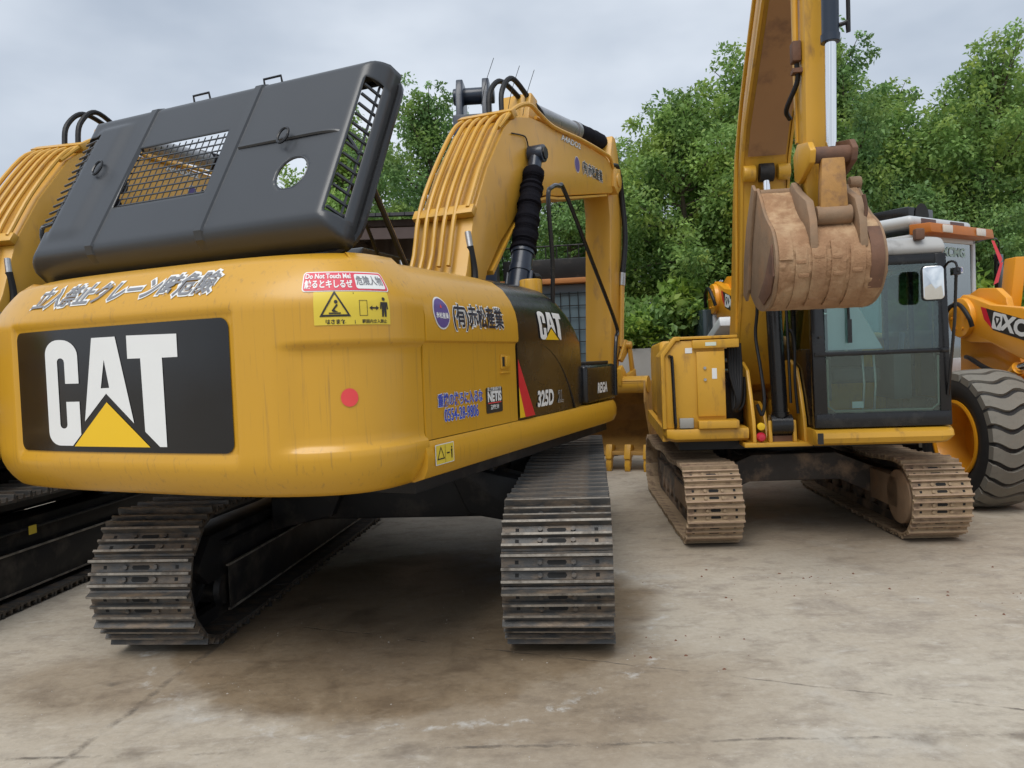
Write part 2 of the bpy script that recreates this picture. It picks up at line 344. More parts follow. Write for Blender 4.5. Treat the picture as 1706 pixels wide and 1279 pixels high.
def obj(name, me, parent=None, mw=None):
    o = bpy.data.objects.new(name, me); COL.objects.link(o)
    if parent is not None: o.parent = parent
    if mw is not None: o.matrix_local = mw
    return o
def thing(name, label, cat, loc=(0, 0, 0), rz=0.0, group=None):
    o = bpy.data.objects.new(name, None); COL.objects.link(o)
    o.location = loc; o.rotation_euler = (0, 0, rz); o.empty_display_size = 0.2
    tag(o, label, cat, group); return o
def tag(o, label=None, cat=None, group=None, kind=None):
    for k, v in (('label', label), ('category', cat), ('group', group), ('kind', kind)):
        if v: o[k] = v
    return o
def copy_tree(o, parent=None, skip=()):
    c = o.copy(); COL.objects.link(c)
    if parent is not None: c.parent = parent
    for ch in list(o.children):
        if ch.name.split('.')[0] in skip: continue
        copy_tree(ch, c, skip)
    return c

# flat shapes (lettering, stickers) laid on a surface through a mapper(u, v, lift) -> point
def curve_mesh(cu):
    ob = bpy.data.objects.new('tmp_curve', cu); me = bpy.data.meshes.new_from_object(ob)
    vs = [(v.co.x, v.co.y) for v in me.vertices]; fs = [tuple(p.vertices) for p in me.polygons]
    bpy.data.objects.remove(ob); bpy.data.curves.remove(cu); bpy.data.meshes.remove(me)
    return vs, fs
def text2d(body, size, offset=0.0, shear=0.0, xs=1.0, spacing=1.0, align='CENTER'):
    cu = bpy.data.curves.new('tmp_text', 'FONT'); cu.body = body; cu.size = size; cu.offset = offset; cu.shear = shear
    cu.align_x = align; cu.align_y = 'CENTER'; cu.resolution_u = 3; cu.space_character = spacing
    vs, fs = curve_mesh(cu); return [(x * xs, y) for x, y in vs], fs
def poly2d(loops):
    cu = bpy.data.curves.new('tmp_poly', 'CURVE'); cu.dimensions = '2D'; cu.fill_mode = 'BOTH'
    for lp in loops:
        sp = cu.splines.new('POLY'); sp.points.add(len(lp) - 1)
        for i, (x, y) in enumerate(lp): sp.points[i].co = (x, y, 0, 1)
        sp.use_cyclic_u = True
    return curve_mesh(cu)
def rrect(w, h, r, cx=0, cy=0, n=6):
    o = []
    for qx, qy, a0 in ((1, 1, 0), (-1, 1, pi / 2), (-1, -1, pi), (1, -1, 3 * pi / 2)):
        for k in range(n + 1):
            a = a0 + pi / 2 * k / n; o.append((cx + qx * (w / 2 - r) + r * cos(a), cy + qy * (h / 2 - r) + r * sin(a)))
    return o
def disc(r, n=28, cx=0, cy=0, ry=None): return [(cx + r * cos(2 * pi * k / n), cy + (ry or r) * sin(2 * pi * k / n)) for k in range(n)]
def decal(name, shape, mat, parent, mapper, lift=0.003, step=0, mw=None):
    vs, fs = shape
    me = bpy.data.meshes.new(name); me.from_pydata([(x, y, 0) for x, y in vs], [], fs)
    bm = bmesh.new(); bm.from_mesh(me); bmesh.ops.remove_doubles(bm, verts=bm.verts, dist=1e-5)
    if step:
        for ax in (0, 1):
            c0 = [v.co[ax] for v in bm.verts]
            if not c0: continue
            k = math.ceil(min(c0) / step)
            while k * step < max(c0):
                co = [0, 0, 0]; co[ax] = k * step; no = [0, 0, 0]; no[ax] = 1
                bmesh.ops.bisect_plane(bm, geom=bm.verts[:] + bm.edges[:] + bm.faces[:], plane_co=co, plane_no=no, dist=1e-6); k += 1
    for v in bm.verts: v.co = Vector(mapper(v.co.x, v.co.y, lift))
    bm.to_mesh(me); bm.free(); me.materials.append(mat); me.shade_smooth()
    return obj(name, me, parent, mw)
def plane_map(o, U, V, Nn):
    o, U, V, Nn = Vector(o), Vector(U).normalized(), Vector(V).normalized(), Vector(Nn).normalized()
    return lambda u, v, e: o + U * u + V * v + Nn * e

# the three-letter emblem: outlines in a unit box 1.0 x 0.80
def emblem_letters():
    H = lambda x: 390 + (x - 260) * 0.0765
    def q(lp): return [((x - 192) / 498, (750 - y) / H(x) * 0.80) for x, y in lp]
    def arc(cx, cy, rx, ry, a0, a1, n=7): return [(cx + rx * cos(radians(a0 + (a1 - a0) * k / n)), cy - ry * sin(radians(a0 + (a1 - a0) * k / n))) for k in range(n + 1)]
    C = arc(254, 415, 62, 57, 180, 90) + arc(268, 415, 60, 57, 90, 0) + [(328, 517), (273, 519), (273, 440)] + arc(258, 440, 15, 15, 0, 180) + \
        arc(258, 670, 15, 15, 180, 360) + [(273, 586), (327, 584), (327, 706), (291, 748), (240, 748)] + arc(240, 700, 48, 48, 270, 180)
    A = [(387, 349), (475, 343), (529, 662), (432, 553), (345, 657)]
    Ah = [(430, 428), (413, 534), (445, 532)]
    T = [(517, 339), (690, 331), (690, 416), (638, 419), (640, 748), (616, 748), (567, 692), (563, 422), (517, 424)]
    tri = [(432, 585), (582, 750), (297, 750)]
    return {'letter_c': poly2d([q(C)]), 'letter_a': poly2d([q(A), q(Ah)]), 'letter_t': poly2d([q(T)]), 'triangle': poly2d([q(tri)])}
EMB = emblem_letters()
def emblem(parent, mapper, w, h, lift=0.006, step=0):
    for k in ('letter_c', 'letter_a', 'letter_t', 'triangle'):
        vs, fs = EMB[k]
        decal('emblem_' + k, ([((x - .5) * w, (y / .8 - .5) * h) for x, y in vs], fs), YTRI if k == 'triangle' else WHT, parent, mapper, lift, step)

# ------------------------------------------------------------------ ground
g = MB().add([(-300, -300, 0), (300, -300, 0), (300, 300, 0), (-300, 300, 0)], [(0, 1, 2, 3)]).build('ground', ground_mat(), smooth=False)
tag(g, kind='structure')

# ------------------------------------------------------------------ crawler tracks
def shoe_mesh(name, w, p, mat, tip=None, sc=1.0):
    h = p / 2
    prof = [(-h * .98, 0), (h * 1.03, 0), (h * 1.05, .012), (h * .95, .020), (h * .90, .058), (h * .74, .058), (h * .66, .020),
            (h * .12, .018), (h * .07, .046), (-h * .09, .046), (-h * .14, .018), (-h * .62, .018), (-h * .69, .046), (-h * .85, .046), (-h * .90, .020), (-h * 1.02, .012)]
    prof = [(a, b * sc) for a, b in prof]
    m = MB().prism(prof, -w / 2, w / 2, 'x')
    for yy in (-h * .38, h * .40):
        zz = .0195 * sc
        m.add([(x * w, yy + y * h, zz) for x, y in ((-.075, -.16), (.075, -.16), (.09, 0), (.075, .16), (-.075, .16), (-.09, 0))], [(0, 1, 2, 3, 4, 5)], 1)
        for sx in (-1, 1):
            m.cyl((sx * w * .15, yy, .015 * sc), (sx * w * .15, yy, .032 * sc), .016, 6)
            m.add([(sx * w * .36 + x * .011, yy + y * .011, zz) for x, y in ((-1, -1), (1, -1), (1, 1), (-1, 1))], [(0, 1, 2, 3)], 1)
    for i, f in enumerate(m.f[:18]):
        if all(m.v[j][2] >= .044 * sc for j in f) and i > 1: m.mi[i] = 2
    return m.mesh(name, [mat, HOLE, tip or mat], smooth=False)

def track_path(R, a, zc, n, sag):
    """n evenly spaced (y, z, angle) stations round the loop; z outward is away from the loop's middle"""
    pts = []
    def addline(y0, y1, z, s=0):
        for k in range(60):
            t = k / 60; pts.append((y0 + (y1 - y0) * t, z - s * (0.5 - 0.5 * cos(4 * pi * t)) * (0.35 + 0.65 * (1 - abs(2 * t - 1)))))
    addline(a, -a, zc - R)
    for k in range(60): t = -pi / 2 - pi * k / 60; pts.append((-a + R * cos(t), zc + R * sin(t)))
    addline(-a, a, zc + R, sag)
    for k in range(60): t = pi / 2 - pi * k / 60; pts.append((a + R * cos(t), zc + R * sin(t)))
    P = np.array(pts + [pts[0]]); d = np.r_[0, np.cumsum(np.hypot(*np.diff(P, axis=0).T))]
    st = []
    for k in range(n):
        s = d[-1] * (k + .25) / n
        y = np.interp(s, d, P[:, 0]); z = np.interp(s, d, P[:, 1])
        y2 = np.interp(min(s + .03, d[-1]), d, P[:, 0]); z2 = np.interp(min(s + .03, d[-1]), d, P[:, 1])
        y1 = np.interp(max(s - .03, 0), d, P[:, 0]); z1 = np.interp(max(s - .03, 0), d, P[:, 1])
        st.append((y, z, math.atan2(z2 - z1, y2 - y1)))
    return st, P, d[-1] / n

def make_track(root, xc, R, a, zc, w, n, sag, smesh_name, smat, fmat, rot, sc=1.0):
    st, P, pitch = track_path(R, a, zc, n, sag)
    if smesh_name not in SHOES: SHOES[smesh_name] = shoe_mesh(smesh_name, w, pitch, smat, TIP if smat is SHOE else TIP2, sc=sc)
    base = Matrix.Rotation(rot, 4, 'Z') @ Matrix.Translation((xc, 0, 0))
    # the track: the chain band under the shoes
    m = MB(); L = P[:-1:4]; k = len(L)
    for s in (-1, 1):
        inner = []
        for y, z in L:
            cy = max(-a, min(a, y)); v = Vector((y - cy, z - zc)); v = v.normalized() if v.length > 1e-6 else Vector((0, 1))
            inner.append((y - v.x * .09, z - v.y * .09))
        x0, x1 = s * w * .10, s * w * .20
        vs = [(x, y, z) for x in (x0, x1) for y, z in L] + [(x, y, z) for x in (x0, x1) for y, z in inner]
        fs = []
        for i in range(k):
            j = (i + 1) % k
            fs += [(i, j, 2 * k + j, 2 * k + i), (k + i, 3 * k + i, 3 * k + j, k + j), (2 * k + i, 2 * k + j, 3 * k + j, 3 * k + i), (i, k + i, k + j, j)]
        m.add(vs, fs)
    tr = m.build('track', fmat, root, mw=base, smooth=False)
    for y, z, ang in st:
        M = Matrix.Translation((0, y, z)) @ Matrix.Rotation(ang + pi, 4, 'X') @ Matrix.Rotation(pi, 4, 'Z')
        # local y along travel, z outward
        ty, tz = cos(ang), sin(ang)
        ny, nz = tz, -ty
        cy = max(-a, min(a, y))
        if (ny * (y - cy) + nz * (z - zc)) < 0: ny, nz = -ny, -nz
        M = Matrix(((1, 0, 0, 0), (0, ty, ny, y), (0, tz, nz, z), (0, 0, 0, 1)))
        if M.to_3x3().determinant() < 0: M = Matrix(((1, 0, 0, 0), (0, -ty, ny, y), (0, -tz, nz, z), (0, 0, 0, 1)))
        M = M @ Matrix.Translation((random.uniform(-.006, .006), 0, random.uniform(-.002, .003))) @ Matrix.Rotation(random.uniform(-.025, .025), 4, 'X') @ Matrix.Rotation(random.uniform(-.006, .006), 4, 'Z')
        obj('track_shoe', SHOES[smesh_name], tr, M)
    # track frame with rollers
    fr = MB()
    poly = [(-a + .12, zc - R * .30), (a - .12, zc - R * .30), (a + .02, zc), (a - .18, zc + R * .52), (-a + .18, zc + R * .52), (-a - .02, zc)]
    fr.prism(poly, -w * .24, w * .24, 'x')
    fr.prism([(-a + .3, zc + R * .30), (a - .3, zc + R * .30), (a - .3, zc + R * .36), (-a + .3, zc + R * .36)], -w * .34, w * .34, 'x')
    fo = fr.build('track_frame', fmat, root, bevel=.015, mw=base)
    if w > .6:
        for sx in (-1, 1):
            MB().box((sx * w * .30, -a + .32, zc - R + .05), (sx * w * .30 + sx * .012, a - .32, zc - R * .10)).build('roller_guard', fmat, fo, bevel=.004)
            for zz in (zc - R * .10, zc - R + .045): MB().box((sx * w * .30, -a + .30, zz), (sx * w * .30 + sx * .022, a - .30, zz + .014)).build('guard_edge', TIP, fo)
    for yy in np.linspace(-a + .35, a - .35, 7):
        MB().lathe([(0, -w * .25), (R * .26, -w * .25), (R * .32, -w * .2), (R * .24, -w * .1), (R * .24, w * .1), (R * .32, w * .2), (R * .26, w * .25), (0, w * .25)], (0, yy, zc - R + .09 + R * .24), (1, 0, 0), 16).build('roller', fmat, fo)
    for yy in (-a, a):
        rr = R - .10
        MB().lathe([(0, -w * .12), (rr * .45, -w * .13), (rr * .5, -w * .09), (rr * .86, -w * .08), (rr * .9, -w * .11), (rr, -w * .09), (rr, w * .09), (rr * .9, w * .11), (rr * .86, w * .08), (rr * .5, w * .09), (rr * .45, w * .13), (0, w * .12)],
                   (0, yy, zc), (1, 0, 0), 32).build('idler' if yy < 0 else 'sprocket', fmat, fo)
    return tr
SHOES = {}

# ------------------------------------------------------------------ large yellow excavator (hood up)
YS, YU = radians(24), radians(6)
C1 = (-0.835, 6.863)
WR, WL, YB, CA, CN = 1.42, 1.60, -2.28, 0.74, 3.2
def _cw_table():
    th = np.linspace(-pi / 2, pi / 2, 2001)
    sx = np.sign(np.sin(th)) * np.abs(np.sin(th)) ** (2 / CN); x = np.where(sx > 0, WR, WL) * sx
    y = YB - CA * np.abs(np.cos(th)) ** (2 / CN)
    s = np.r_[0, np.cumsum(np.hypot(np.diff(x), np.diff(y)))]; s -= s[1000]
    tx, ty = np.gradient(x, s), np.gradient(y, s); ln = np.hypot(tx, ty)
    return x, y, s, ty / ln, -tx / ln
CWX, CWY, CWS, CWNX, CWNY = _cw_table()
def smooth01(t): t = max(0., min(1., t)); return t * t * (3 - 2 * t)
def cw_ins(z):
    i = 0.
    if z > 2.12: t = (z - 2.12) / .24; i += .15 * t ** 1.5
    if z < 1.36: t = (1.36 - z) / .20; i += .10 * t ** 2
    return i
PAN = (-0.965, 0.715, 1.385, 2.090)        # emblem panel: s0, s1, z0, z1
def cw_disp(s, z):
    d = 0.
    # recessed band on the right rear corner between two ridges
    a = smooth01((s - .94) / .16)
    d += .030 * a * smooth01((z - 1.385) / .035) * smooth01((1.935 - z) / .04)
    # emblem recess
    mx = min(s - PAN[0] + .03, PAN[1] + .03 - s, z - PAN[2] + .03, PAN[3] + .03 - z)
    d += .018 * smooth01(mx / .03)
    return d
def cw_pt(s, z, e=0.0, disp=True):
    x = np.interp(s, CWS, CWX); y = np.interp(s, CWS, CWY); nx = np.interp(s, CWS, CWNX); ny = np.interp(s, CWS, CWNY)
    k = e - cw_ins(z) - (cw_disp(s, z) if disp else 0)
    return Vector((x + nx * k, y + ny * k, z))
def side_profile(top=2.40):
    return [(1.40, 1.385), (1.40, 1.905), (1.404, 1.922), (1.425, 1.935), (1.428, 1.96), (1.425, 2.06), (1.41, 2.14), (1.375, 2.22), (1.32, 2.30), (1.24, 2.36), (1.12, 2.40), (0.9, 2.42), (0.45, 2.43)]

def big_excavator(label):
    root = thing('excavator', label, 'excavator', (C1[0], C1[1], 0), -YS)
    # ---- counterweight
    zs = sorted(set([1.16, 1.18, 1.21, 1.25, 1.30, 1.35, 1.385, 1.395, 1.41, 1.43] + list(np.linspace(1.47, 1.86, 9)) + [1.89, 1.905, 1.92, 1.935, 1.95, 2.0, 2.05, 2.08, 2.10, 2.12, 2.15, 2.18, 2.22, 2.26, 2.30, 2.33, 2.35, 2.36]))
    ss = np.concatenate([np.linspace(CWS[0], -1.02, 40), np.linspace(-1.0, -.92, 7), np.linspace(-.85, .66, 24), np.linspace(.68, .76, 7), np.linspace(.80, CWS[-1], 50)])
    m = MB(); nu, nv = len(ss) - 1, len(zs) - 1
    m.grid(lambda u, v: cw_pt(ss[round(u * nu)], zs[round(v * nv)]), nu, nv)
    top = [cw_pt(s, 2.36) for s in ss]; k = len(top)
    ring1 = [Vector((p.x * .95, p.y + .10 if abs(p.x) < 1.2 else p.y * .985, 2.405)) for p in top]
    ring2 = [Vector((p.x * .75, -2.28, 2.42)) for p in top]
    m.add(top + ring1 + ring2, [(i, i + 1, k + i + 1, k + i) for i in range(k - 1)] + [(k + i, k + i + 1, 2 * k + i + 1, 2 * k + i) for i in range(k - 1)])
    bot = [cw_pt(s, 1.16) for s in ss]
    m.add(bot + [Vector((p.x * .7, -2.28, 1.15)) for p in bot], [(i, i + 1, k + i + 1, k + i) for i in range(k - 1)])
    cw = m.build('counterweight', YEL, root, ang=50)
    bm = bmesh.new(); bm.from_mesh(cw.data); bmesh.ops.remove_doubles(bm, verts=bm.verts, dist=1e-4); bmesh.ops.recalc_face_normals(bm, faces=bm.faces); bm.to_mesh(cw.data); bm.free()
    cwm = lambda s0, z0, sl=0.0: (lambda u, v, e: cw_pt(s0 + u, z0 + v + sl * u, e))
    pw, ph = PAN[1] - PAN[0] - .02, PAN[3] - PAN[2] - .02
    pc, pz = (PAN[0] + PAN[1]) / 2, (PAN[2] + PAN[3]) / 2
    decal('emblem_panel', poly2d([rrect(pw, ph, .05)]), PANEL, cw, cwm(pc, pz), .006, .07)
    emblem(cw, cwm(-.142, 1.722), 1.035, .595, .009, .07)
    # warning lettering along the upper slope
    for nm, off, mt, lf in (('lettering_outline', .0115, WHT, .004), ('lettering', .0020, STK_GREY, .008)):
        decal(nm, text2d('立入禁止クレーン時危險', .128, off, .38, 1.0), mt, cw, cwm(-.115, 2.262), lf, .06)
    # stickers on the right corner
    decal('sticker_border', poly2d([rrect(.475, .105, .018)]), WHT, cw, cwm(1.345, 2.235), .003, .04)
    decal('sticker_red', poly2d([rrect(.462, .095, .015)]), STK_R, cw, cwm(1.345, 2.235), .005, .04)
    decal('sticker_white', poly2d([rrect(.175, .078, .012)]), WHT, cw, cwm(1.475, 2.235), .007, .04)
    decal('sticker_text', text2d('Do Not Touch Me!', .036, .0012, 0, .88), WHT, cw, cwm(1.245, 2.262), .007, .04)
    decal('sticker_text', text2d('触るとキしるぜ', .046, .0014, 0, .78), WHT, cw, cwm(1.245, 2.218), .007, .04)
    decal('sticker_text', text2d('危險人物', .052, .0008, 0, .80), STK_GREY, cw, cwm(1.475, 2.236), .009, .04)
    ym = cwm(1.365, 2.098)
    decal('warning_sticker', poly2d([rrect(.395, .165, .004)]), STK_Y, cw, ym, .003, .04)
    decal('sticker_line', poly2d([[(.0015, -.078), (.0015, .078), (-.0015, .078), (-.0015, -.078)]]), STK_B, cw, ym, .005)
    def tri(cx, cy, r): return [(cx, cy + r), (cx - r * .95, cy - r * .62), (cx + r * .95, cy - r * .62)]
    decal('warning_triangle', poly2d([tri(-.095, .008, .080), tri(-.095, .008, .063)]), STK_B, cw, ym, .005, .04)
    decal('warning_pictogram', poly2d([[(-.125, -.028), (-.068, -.028), (-.068, -.021), (-.125, -.021)], [(-.112, -.012), (-.088, .020), (-.080, .016), (-.098, -.008), (-.080, -.018), (-.104, -.019)], disc(.009, 12, -.09, .032)]), STK_B, cw, ym, .005)
    decal('warning_text', text2d('はさまれ', .026, .0008, 0, .95), STK_B, cw, ym and cwm(1.27, 2.030), .005)
    decal('warning_pictogram', poly2d([rrect(.042, .078, .001, .045, 0), rrect(.037, .073, .001, .045, 0)]), STK_B, cw, ym, .005)
    decal('warning_pictogram', poly2d([[(.075, .0), (.092, .012), (.092, .004), (.113, .004), (.113, .012), (.130, 0), (.113, -.012), (.113, -.004), (.092, -.004), (.092, -.012)]]), STK_B, cw, ym, .005)
    decal('warning_pictogram', poly2d([disc(.0095, 12, .160, .046), [(.139, .030), (.181, .030), (.185, -.006), (.178, -.006), (.174, .018), (.174, -.044), (.163, -.044), (.160, -.006), (.157, -.044), (.146, -.044), (.146, .018), (.142, -.006), (.135, -.006)]]), STK_B, cw, ym, .005)
    decal('warning_text', text2d('範囲内立入禁止', .021, .0004, 0, .95), STK_B, cw, cwm(1.47, 2.030), .005)
    decal('red_dot', poly2d([disc(.046, 28)]), STK_DOT, cw, cwm(1.325, 1.655), .004, .03)
    for sx in (-1.05, .62):
        MB().box((sx - .11, -2.60, 2.40), (sx + .11, -2.50, 2.418)).build('hinge_plate', YEL2, cw, bevel=.004)
    # ---- right side door (yellow), black cover, tool box, rail
    pr = side_profile()
    def strip(y0, y1, n=1, fn=None, mb=None):
        mb = mb or MB(); ys = [y0 + (y1 - y0) * i / n for i in range(n + 1)]
        kk = len(pr)
        vs = [(fn(x, y, z) if fn else (x, y, z)) for y in ys for x, z in pr]
        mb.add(vs, [(i * kk + j, i * kk + j + 1, (i + 1) * kk + j + 1, (i + 1) * kk + j) for i in range(n) for j in range(kk - 1)])
        return mb
    m = strip(YB + .006, -1.012, 6)
    for yy, fl in ((YB + .006, 1), (-1.012, -1)):
        kk = len(pr); m.add([(x, yy, z) for x, z in pr] + [(x - .06, yy, z - .03) for x, z in pr], [(j, j + 1, kk + j + 1, kk + j) for j in range(kk - 1)])
    door = m.build('side_door', YEL, root, ang=40)
    sm = lambda y, z, x=1.40: plane_map((x, y, z), (0, 1, 0), (0, 0, 1), (1, 0, 0))
    def shoulder(y0, z0):     # follows the rounded shoulder
        def f(u, v, e):
            z = z0 + v; x = np.interp(z, [p[1] for p in pr], [p[0] for p in pr]); return Vector((x + e, y0 + u, z))
        return f
    decal('emblem_disc_border', poly2d([disc(.094, 32)]), WHT, door, shoulder(-2.085, 2.092), .003, .03)
    decal('emblem_disc', poly2d([disc(.085, 32)]), STK_PUR, door, shoulder(-2.085, 2.092), .005, .03)
    decal('emblem_disc_text', text2d('赤松産業', .036, .0008), WHT, door, shoulder(-2.085, 2.075), .007, .03)
    decal('emblem_disc_mark', poly2d([[(-.012, .03), (.012, .03), (0, .052)]]), STK_DOT, door, shoulder(-2.085, 2.092), .007)
    for nm, off, mt, lf in (('lettering_outline', .0090, WHT, .003), ('lettering', .0030, STK_NAVY, .005)):
        decal(nm, text2d('㈲赤松産業'.replace('㈲', '(有)'), .148, off, 0, .88, .93), mt, door, shoulder(-1.605, 2.075), lf, .05)
    for body, yy, zz, sz, xsq in (('重機の後ろに入るな', -1.85, 1.588, .080, .80), ('0554-28-9806', -1.85, 1.502, .100, .78)):
        for nm, off, mt, lf in (('lettering_outline', .0052, WHT, .003), ('lettering', .0016, STK_BLUE, .005)):
            decal(nm, text2d(body, sz, off, 0, xsq), mt, door, sm(yy, zz), lf)
    nm_ = sm(-1.389, 1.553)
    decal('netis_sticker', poly2d([rrect(.25, .165, .015)]), STK_B, door, nm_, .003)
    decal('netis_text', text2d('NETIS', .088, .004, 0, .92), WHT, door, sm(-1.389, 1.574), .005)
    decal('netis_stripe', poly2d([[(-.1, -.020), (.1, -.020), (.1, -.014), (-.1, -.014)]]), STK_DOT, door, nm_, .005)
    decal('netis_small_text', text2d('国土交通省新技術', .026, .0004), WHT, door, sm(-1.389, 1.624), .005)
    decal('netis_small_text', text2d('登録技術', .032, .0006), WHT, door, sm(-1.389, 1.506), .005)
    lat = MB().box((1.398, -1.275, 1.752), (1.412, -1.135, 1.848)); lat.box((1.41, -1.225, 1.765), (1.424, -1.15, 1.838))
    lo = lat.build('door_latch', YEL, door, bevel=.005)
    MB().box((1.411, -1.262, 1.768), (1.4135, -1.228, 1.832)).build('latch_recess', HOLE, door)
    MB().box((1.398, -1.285, 1.722), (1.418, -1.13, 1.734)).build('drip_lip', YEL, door, bevel=.004)
    # black front side cover: shoulder falls away towards the front
    def taper(x, y, z):
        t = max(0., (y + .25) / .77); t = min(1., t)
        zt = 2.43 - (2.43 - 1.66) * (1 - max(0, 1 - t ** 2.6) ** .42)
        if z > 1.93: zz = 1.93 + (z - 1.93) * max(.02, (zt - 1.93) / .5) if zt > 1.93 else 1.93 + (z - 1.93) * .02
        else: zz = z
        if zt < 1.94 and z > 1.385: zz = 1.385 + (zz - 1.385) * (zt - 1.385) / (1.94 - 1.385)
        return (x - .05 * t * t, y, zz)
    pr_door = pr
    pr = [(1.398, 1.385), (1.406, 1.60), (1.410, 1.80), (1.412, 1.94), (1.412, 1.97), (1.405, 2.06), (1.39, 2.14), (1.36, 2.22), (1.305, 2.30), (1.23, 2.36), (1.12, 2.40), (0.9, 2.42), (0.45, 2.43)]
    m = strip(-1.0, .52, 24, taper)
    kk = len(pr)
    for yy in (-1.0, .52):
        m.add([taper(x, yy, z) for x, z in pr] + [(taper(x, yy, z)[0] - .08, yy, taper(x, yy, z)[2] - .02) for x, z in pr], [(j, j + 1, kk + j + 1, kk + j) for j in range(kk - 1)])
    m.box((1.2, .45, 1.39), (1.34, .53, 1.68))
    cov = m.build('front_side_cover', BLK, root, ang=40)
    cs = [(-.72 + 1.02 * t, 1.93 - .62 * t ** 2.2) for t in np.linspace(0, 1, 12)]
    MB().tube([(1.400 - .05 * max(0, (y + .25) / .77) ** 2, y, z) for y, z in cs], .013, 6).build('cover_crease', BLK, cov)
    def covmap(y0, z0):
        def f(u, v, e):
            y = y0 + u; z = z0 + v; best = np.interp(z, [taper(a, y, b)[2] for a, b in pr], [taper(a, y, b)[0] for a, b in pr])
            return Vector((best + e + .004, y, z))
        return f
    emblem(cov, covmap(-.325, 2.06), .50, .215, .004, .05)
    decal('stripe_red', poly2d([[(-1.0, 1.815), (-.72, 1.400), (-.905, 1.400), (-1.0, 1.62)]]), STK_RED, cov, sm(0, 0, 1.408), .004)
    decal('stripe_yellow', poly2d([[(-1.0, 1.62), (-.905, 1.400), (-1.0, 1.400)]]), YTRI, cov, sm(0, 0, 1.408), .004)
    decal('model_number', text2d('325D', .158, .0065, .10, .95), WHT, cov, sm(-.49, 1.505, 1.404), .004)
    ol, fl_ = text2d('2L', .130, .004, .12, .95)
    decal('model_suffix', (ol, fl_), simple('suffix_pale', (.42, .42, .42), .5), cov, sm(-.16, 1.500, 1.402), .004)
    decal('model_suffix', text2d('2L', .130, -.0015, .12, .95), BLK, cov, sm(-.16, 1.500, 1.402), .006)
    tb = MB().box((.75, .535, 1.39), (1.40, 1.44, 1.735)); tbo = tb.build('tool_box', BLK, root, bevel=.035, seg=3)
    MB().box((.8, .60, 1.735), (1.37, 1.30, 1.765)).build('tool_box_step', DRK, tbo, bevel=.006)
    decal('tool_box_text', text2d('REGA', .125, .0055, .18, .95), WHT, tbo, sm(.975, 1.515, 1.40), .003)
    rp = [(1.10, 1.16), (1.34, 1.16), (1.40, 1.18), (1.425, 1.23), (1.43, 1.30), (1.42, 1.35), (1.40, 1.380), (1.10, 1.380)]
    m = MB(); kk = len(rp); ys = [YB - .04, YB + .3, 1.2, 1.36, 1.44, 1.475]; ins = [0, 0, 0, .01, .05, .12]
    vs = [(x - (i if x > 1.2 else 0), y, z + (i * .5 if z < 1.25 else (-i * .15))) for y, i in zip(ys, ins) for x, z in rp]
    m.add(vs, [(i * kk + j, i * kk + (j + 1) % kk, (i + 1) * kk + (j + 1) % kk, (i + 1) * kk + j) for i in range(len(ys) - 1) for j in range(kk)] + [tuple(range(kk)), tuple(range((len(ys) - 1) * kk, len(ys) * kk))])
    rail = m.build('side_rail', YEL, root, ang=40)
    rm = plane_map((1.43, -2.135, 1.298), (0, 1, 0), (0, 0, 1), (1, 0, 0))
    decal('warning_sticker_border', poly2d([rrect(.215, .115, .004)]), WHT, rail, rm, .003)
    decal('warning_sticker', poly2d([rrect(.20, .105, .003)]), STK_Y, rail, rm, .005)
    decal('warning_triangle', poly2d([tri(-.05, .0, .045), tri(-.05, .0, .034)]), STK_B, rail, rm, .007)
    decal('warning_pictogram', poly2d([[(.018, -.004), (.05, -.004), (.05, .004), (.018, .004)], disc(.006, 10, .075, .028), [(.067, .018), (.083, .018), (.080, -.034), (.070, -.034)], [(.0012, -.05), (.0012, .05), (-.0012, .05), (-.0012, -.05)]]), STK_B, rail, rm, .007)
    MB().prism([(-.95, 1.39), (-.95, 2.36), (.0, 2.36), (.35, 2.2), (.5, 1.8), (.5, 1.39)], .50, 1.18, 'x').build('hydraulic_tank', BLK, root, bevel=.04)
    # ---- deck, engine bay, cab
    MB().box((-1.50, -2.25, 1.08), (1.30, 1.40, 1.38)).build('deck', DRK, root, bevel=.01)
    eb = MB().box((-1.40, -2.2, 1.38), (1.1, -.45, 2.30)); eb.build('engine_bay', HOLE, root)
    eng = MB().box((-.5, -2.0, 2.3), (.5, -1.2, 2.44)); eng.cyl((.15, -1.6, 2.3), (.15, -1.6, 2.58), .05, 14); eng.cyl((.55, -1.5, 2.3), (.55, -1.5, 2.46), .09, 14)
    eng.build('engine', DRK, root, bevel=.01)
    cabp = [(-.15, 1.38), (1.42, 1.38), (1.50, 1.75), (1.30, 2.62), (1.05, 2.86), (.0, 2.90), (-.18, 2.75)]
    cab_ = MB().prism(cabp, -1.42, -.52, 'x').build('cab', BLK, root, bevel=.03)
    MB().box((-1.32, -.185, 1.95), (-.62, -.172, 2.66)).build('rear_window', GLASS, cab_)
    MB().prism([(.05, 1.95), (1.35, 1.95), (1.2, 2.6), (1.0, 2.74), (.05, 2.76)], -.518, -.505, 'x').build('side_window', GLASS, cab_)
    # ---- hood, opened and leaning forward
    hy, hz, hxl, hxr, hth, hL, hd = -2.502, 2.439, -1.298, 1.125, .493, 1.236, .205
    Hu = Vector((0, sin(hth), cos(hth))); Hn = Vector((0, -cos(hth), sin(hth))); HO = Vector((0, hy, hz)); HX = Vector((1, 0, 0))
    hp = lambda x, v, w: HO + HX * x + Hu * v + Hn * w
    hood_shell = MB(); nu, nv = 150, 76; rc = .10
    def rise(t, span):             # depth profile near an edge, rounded
        if t <= 0: return 0.
        if t >= span: return 1.
        q = 1 - t / span; return sqrt(max(0., 1 - q * q))
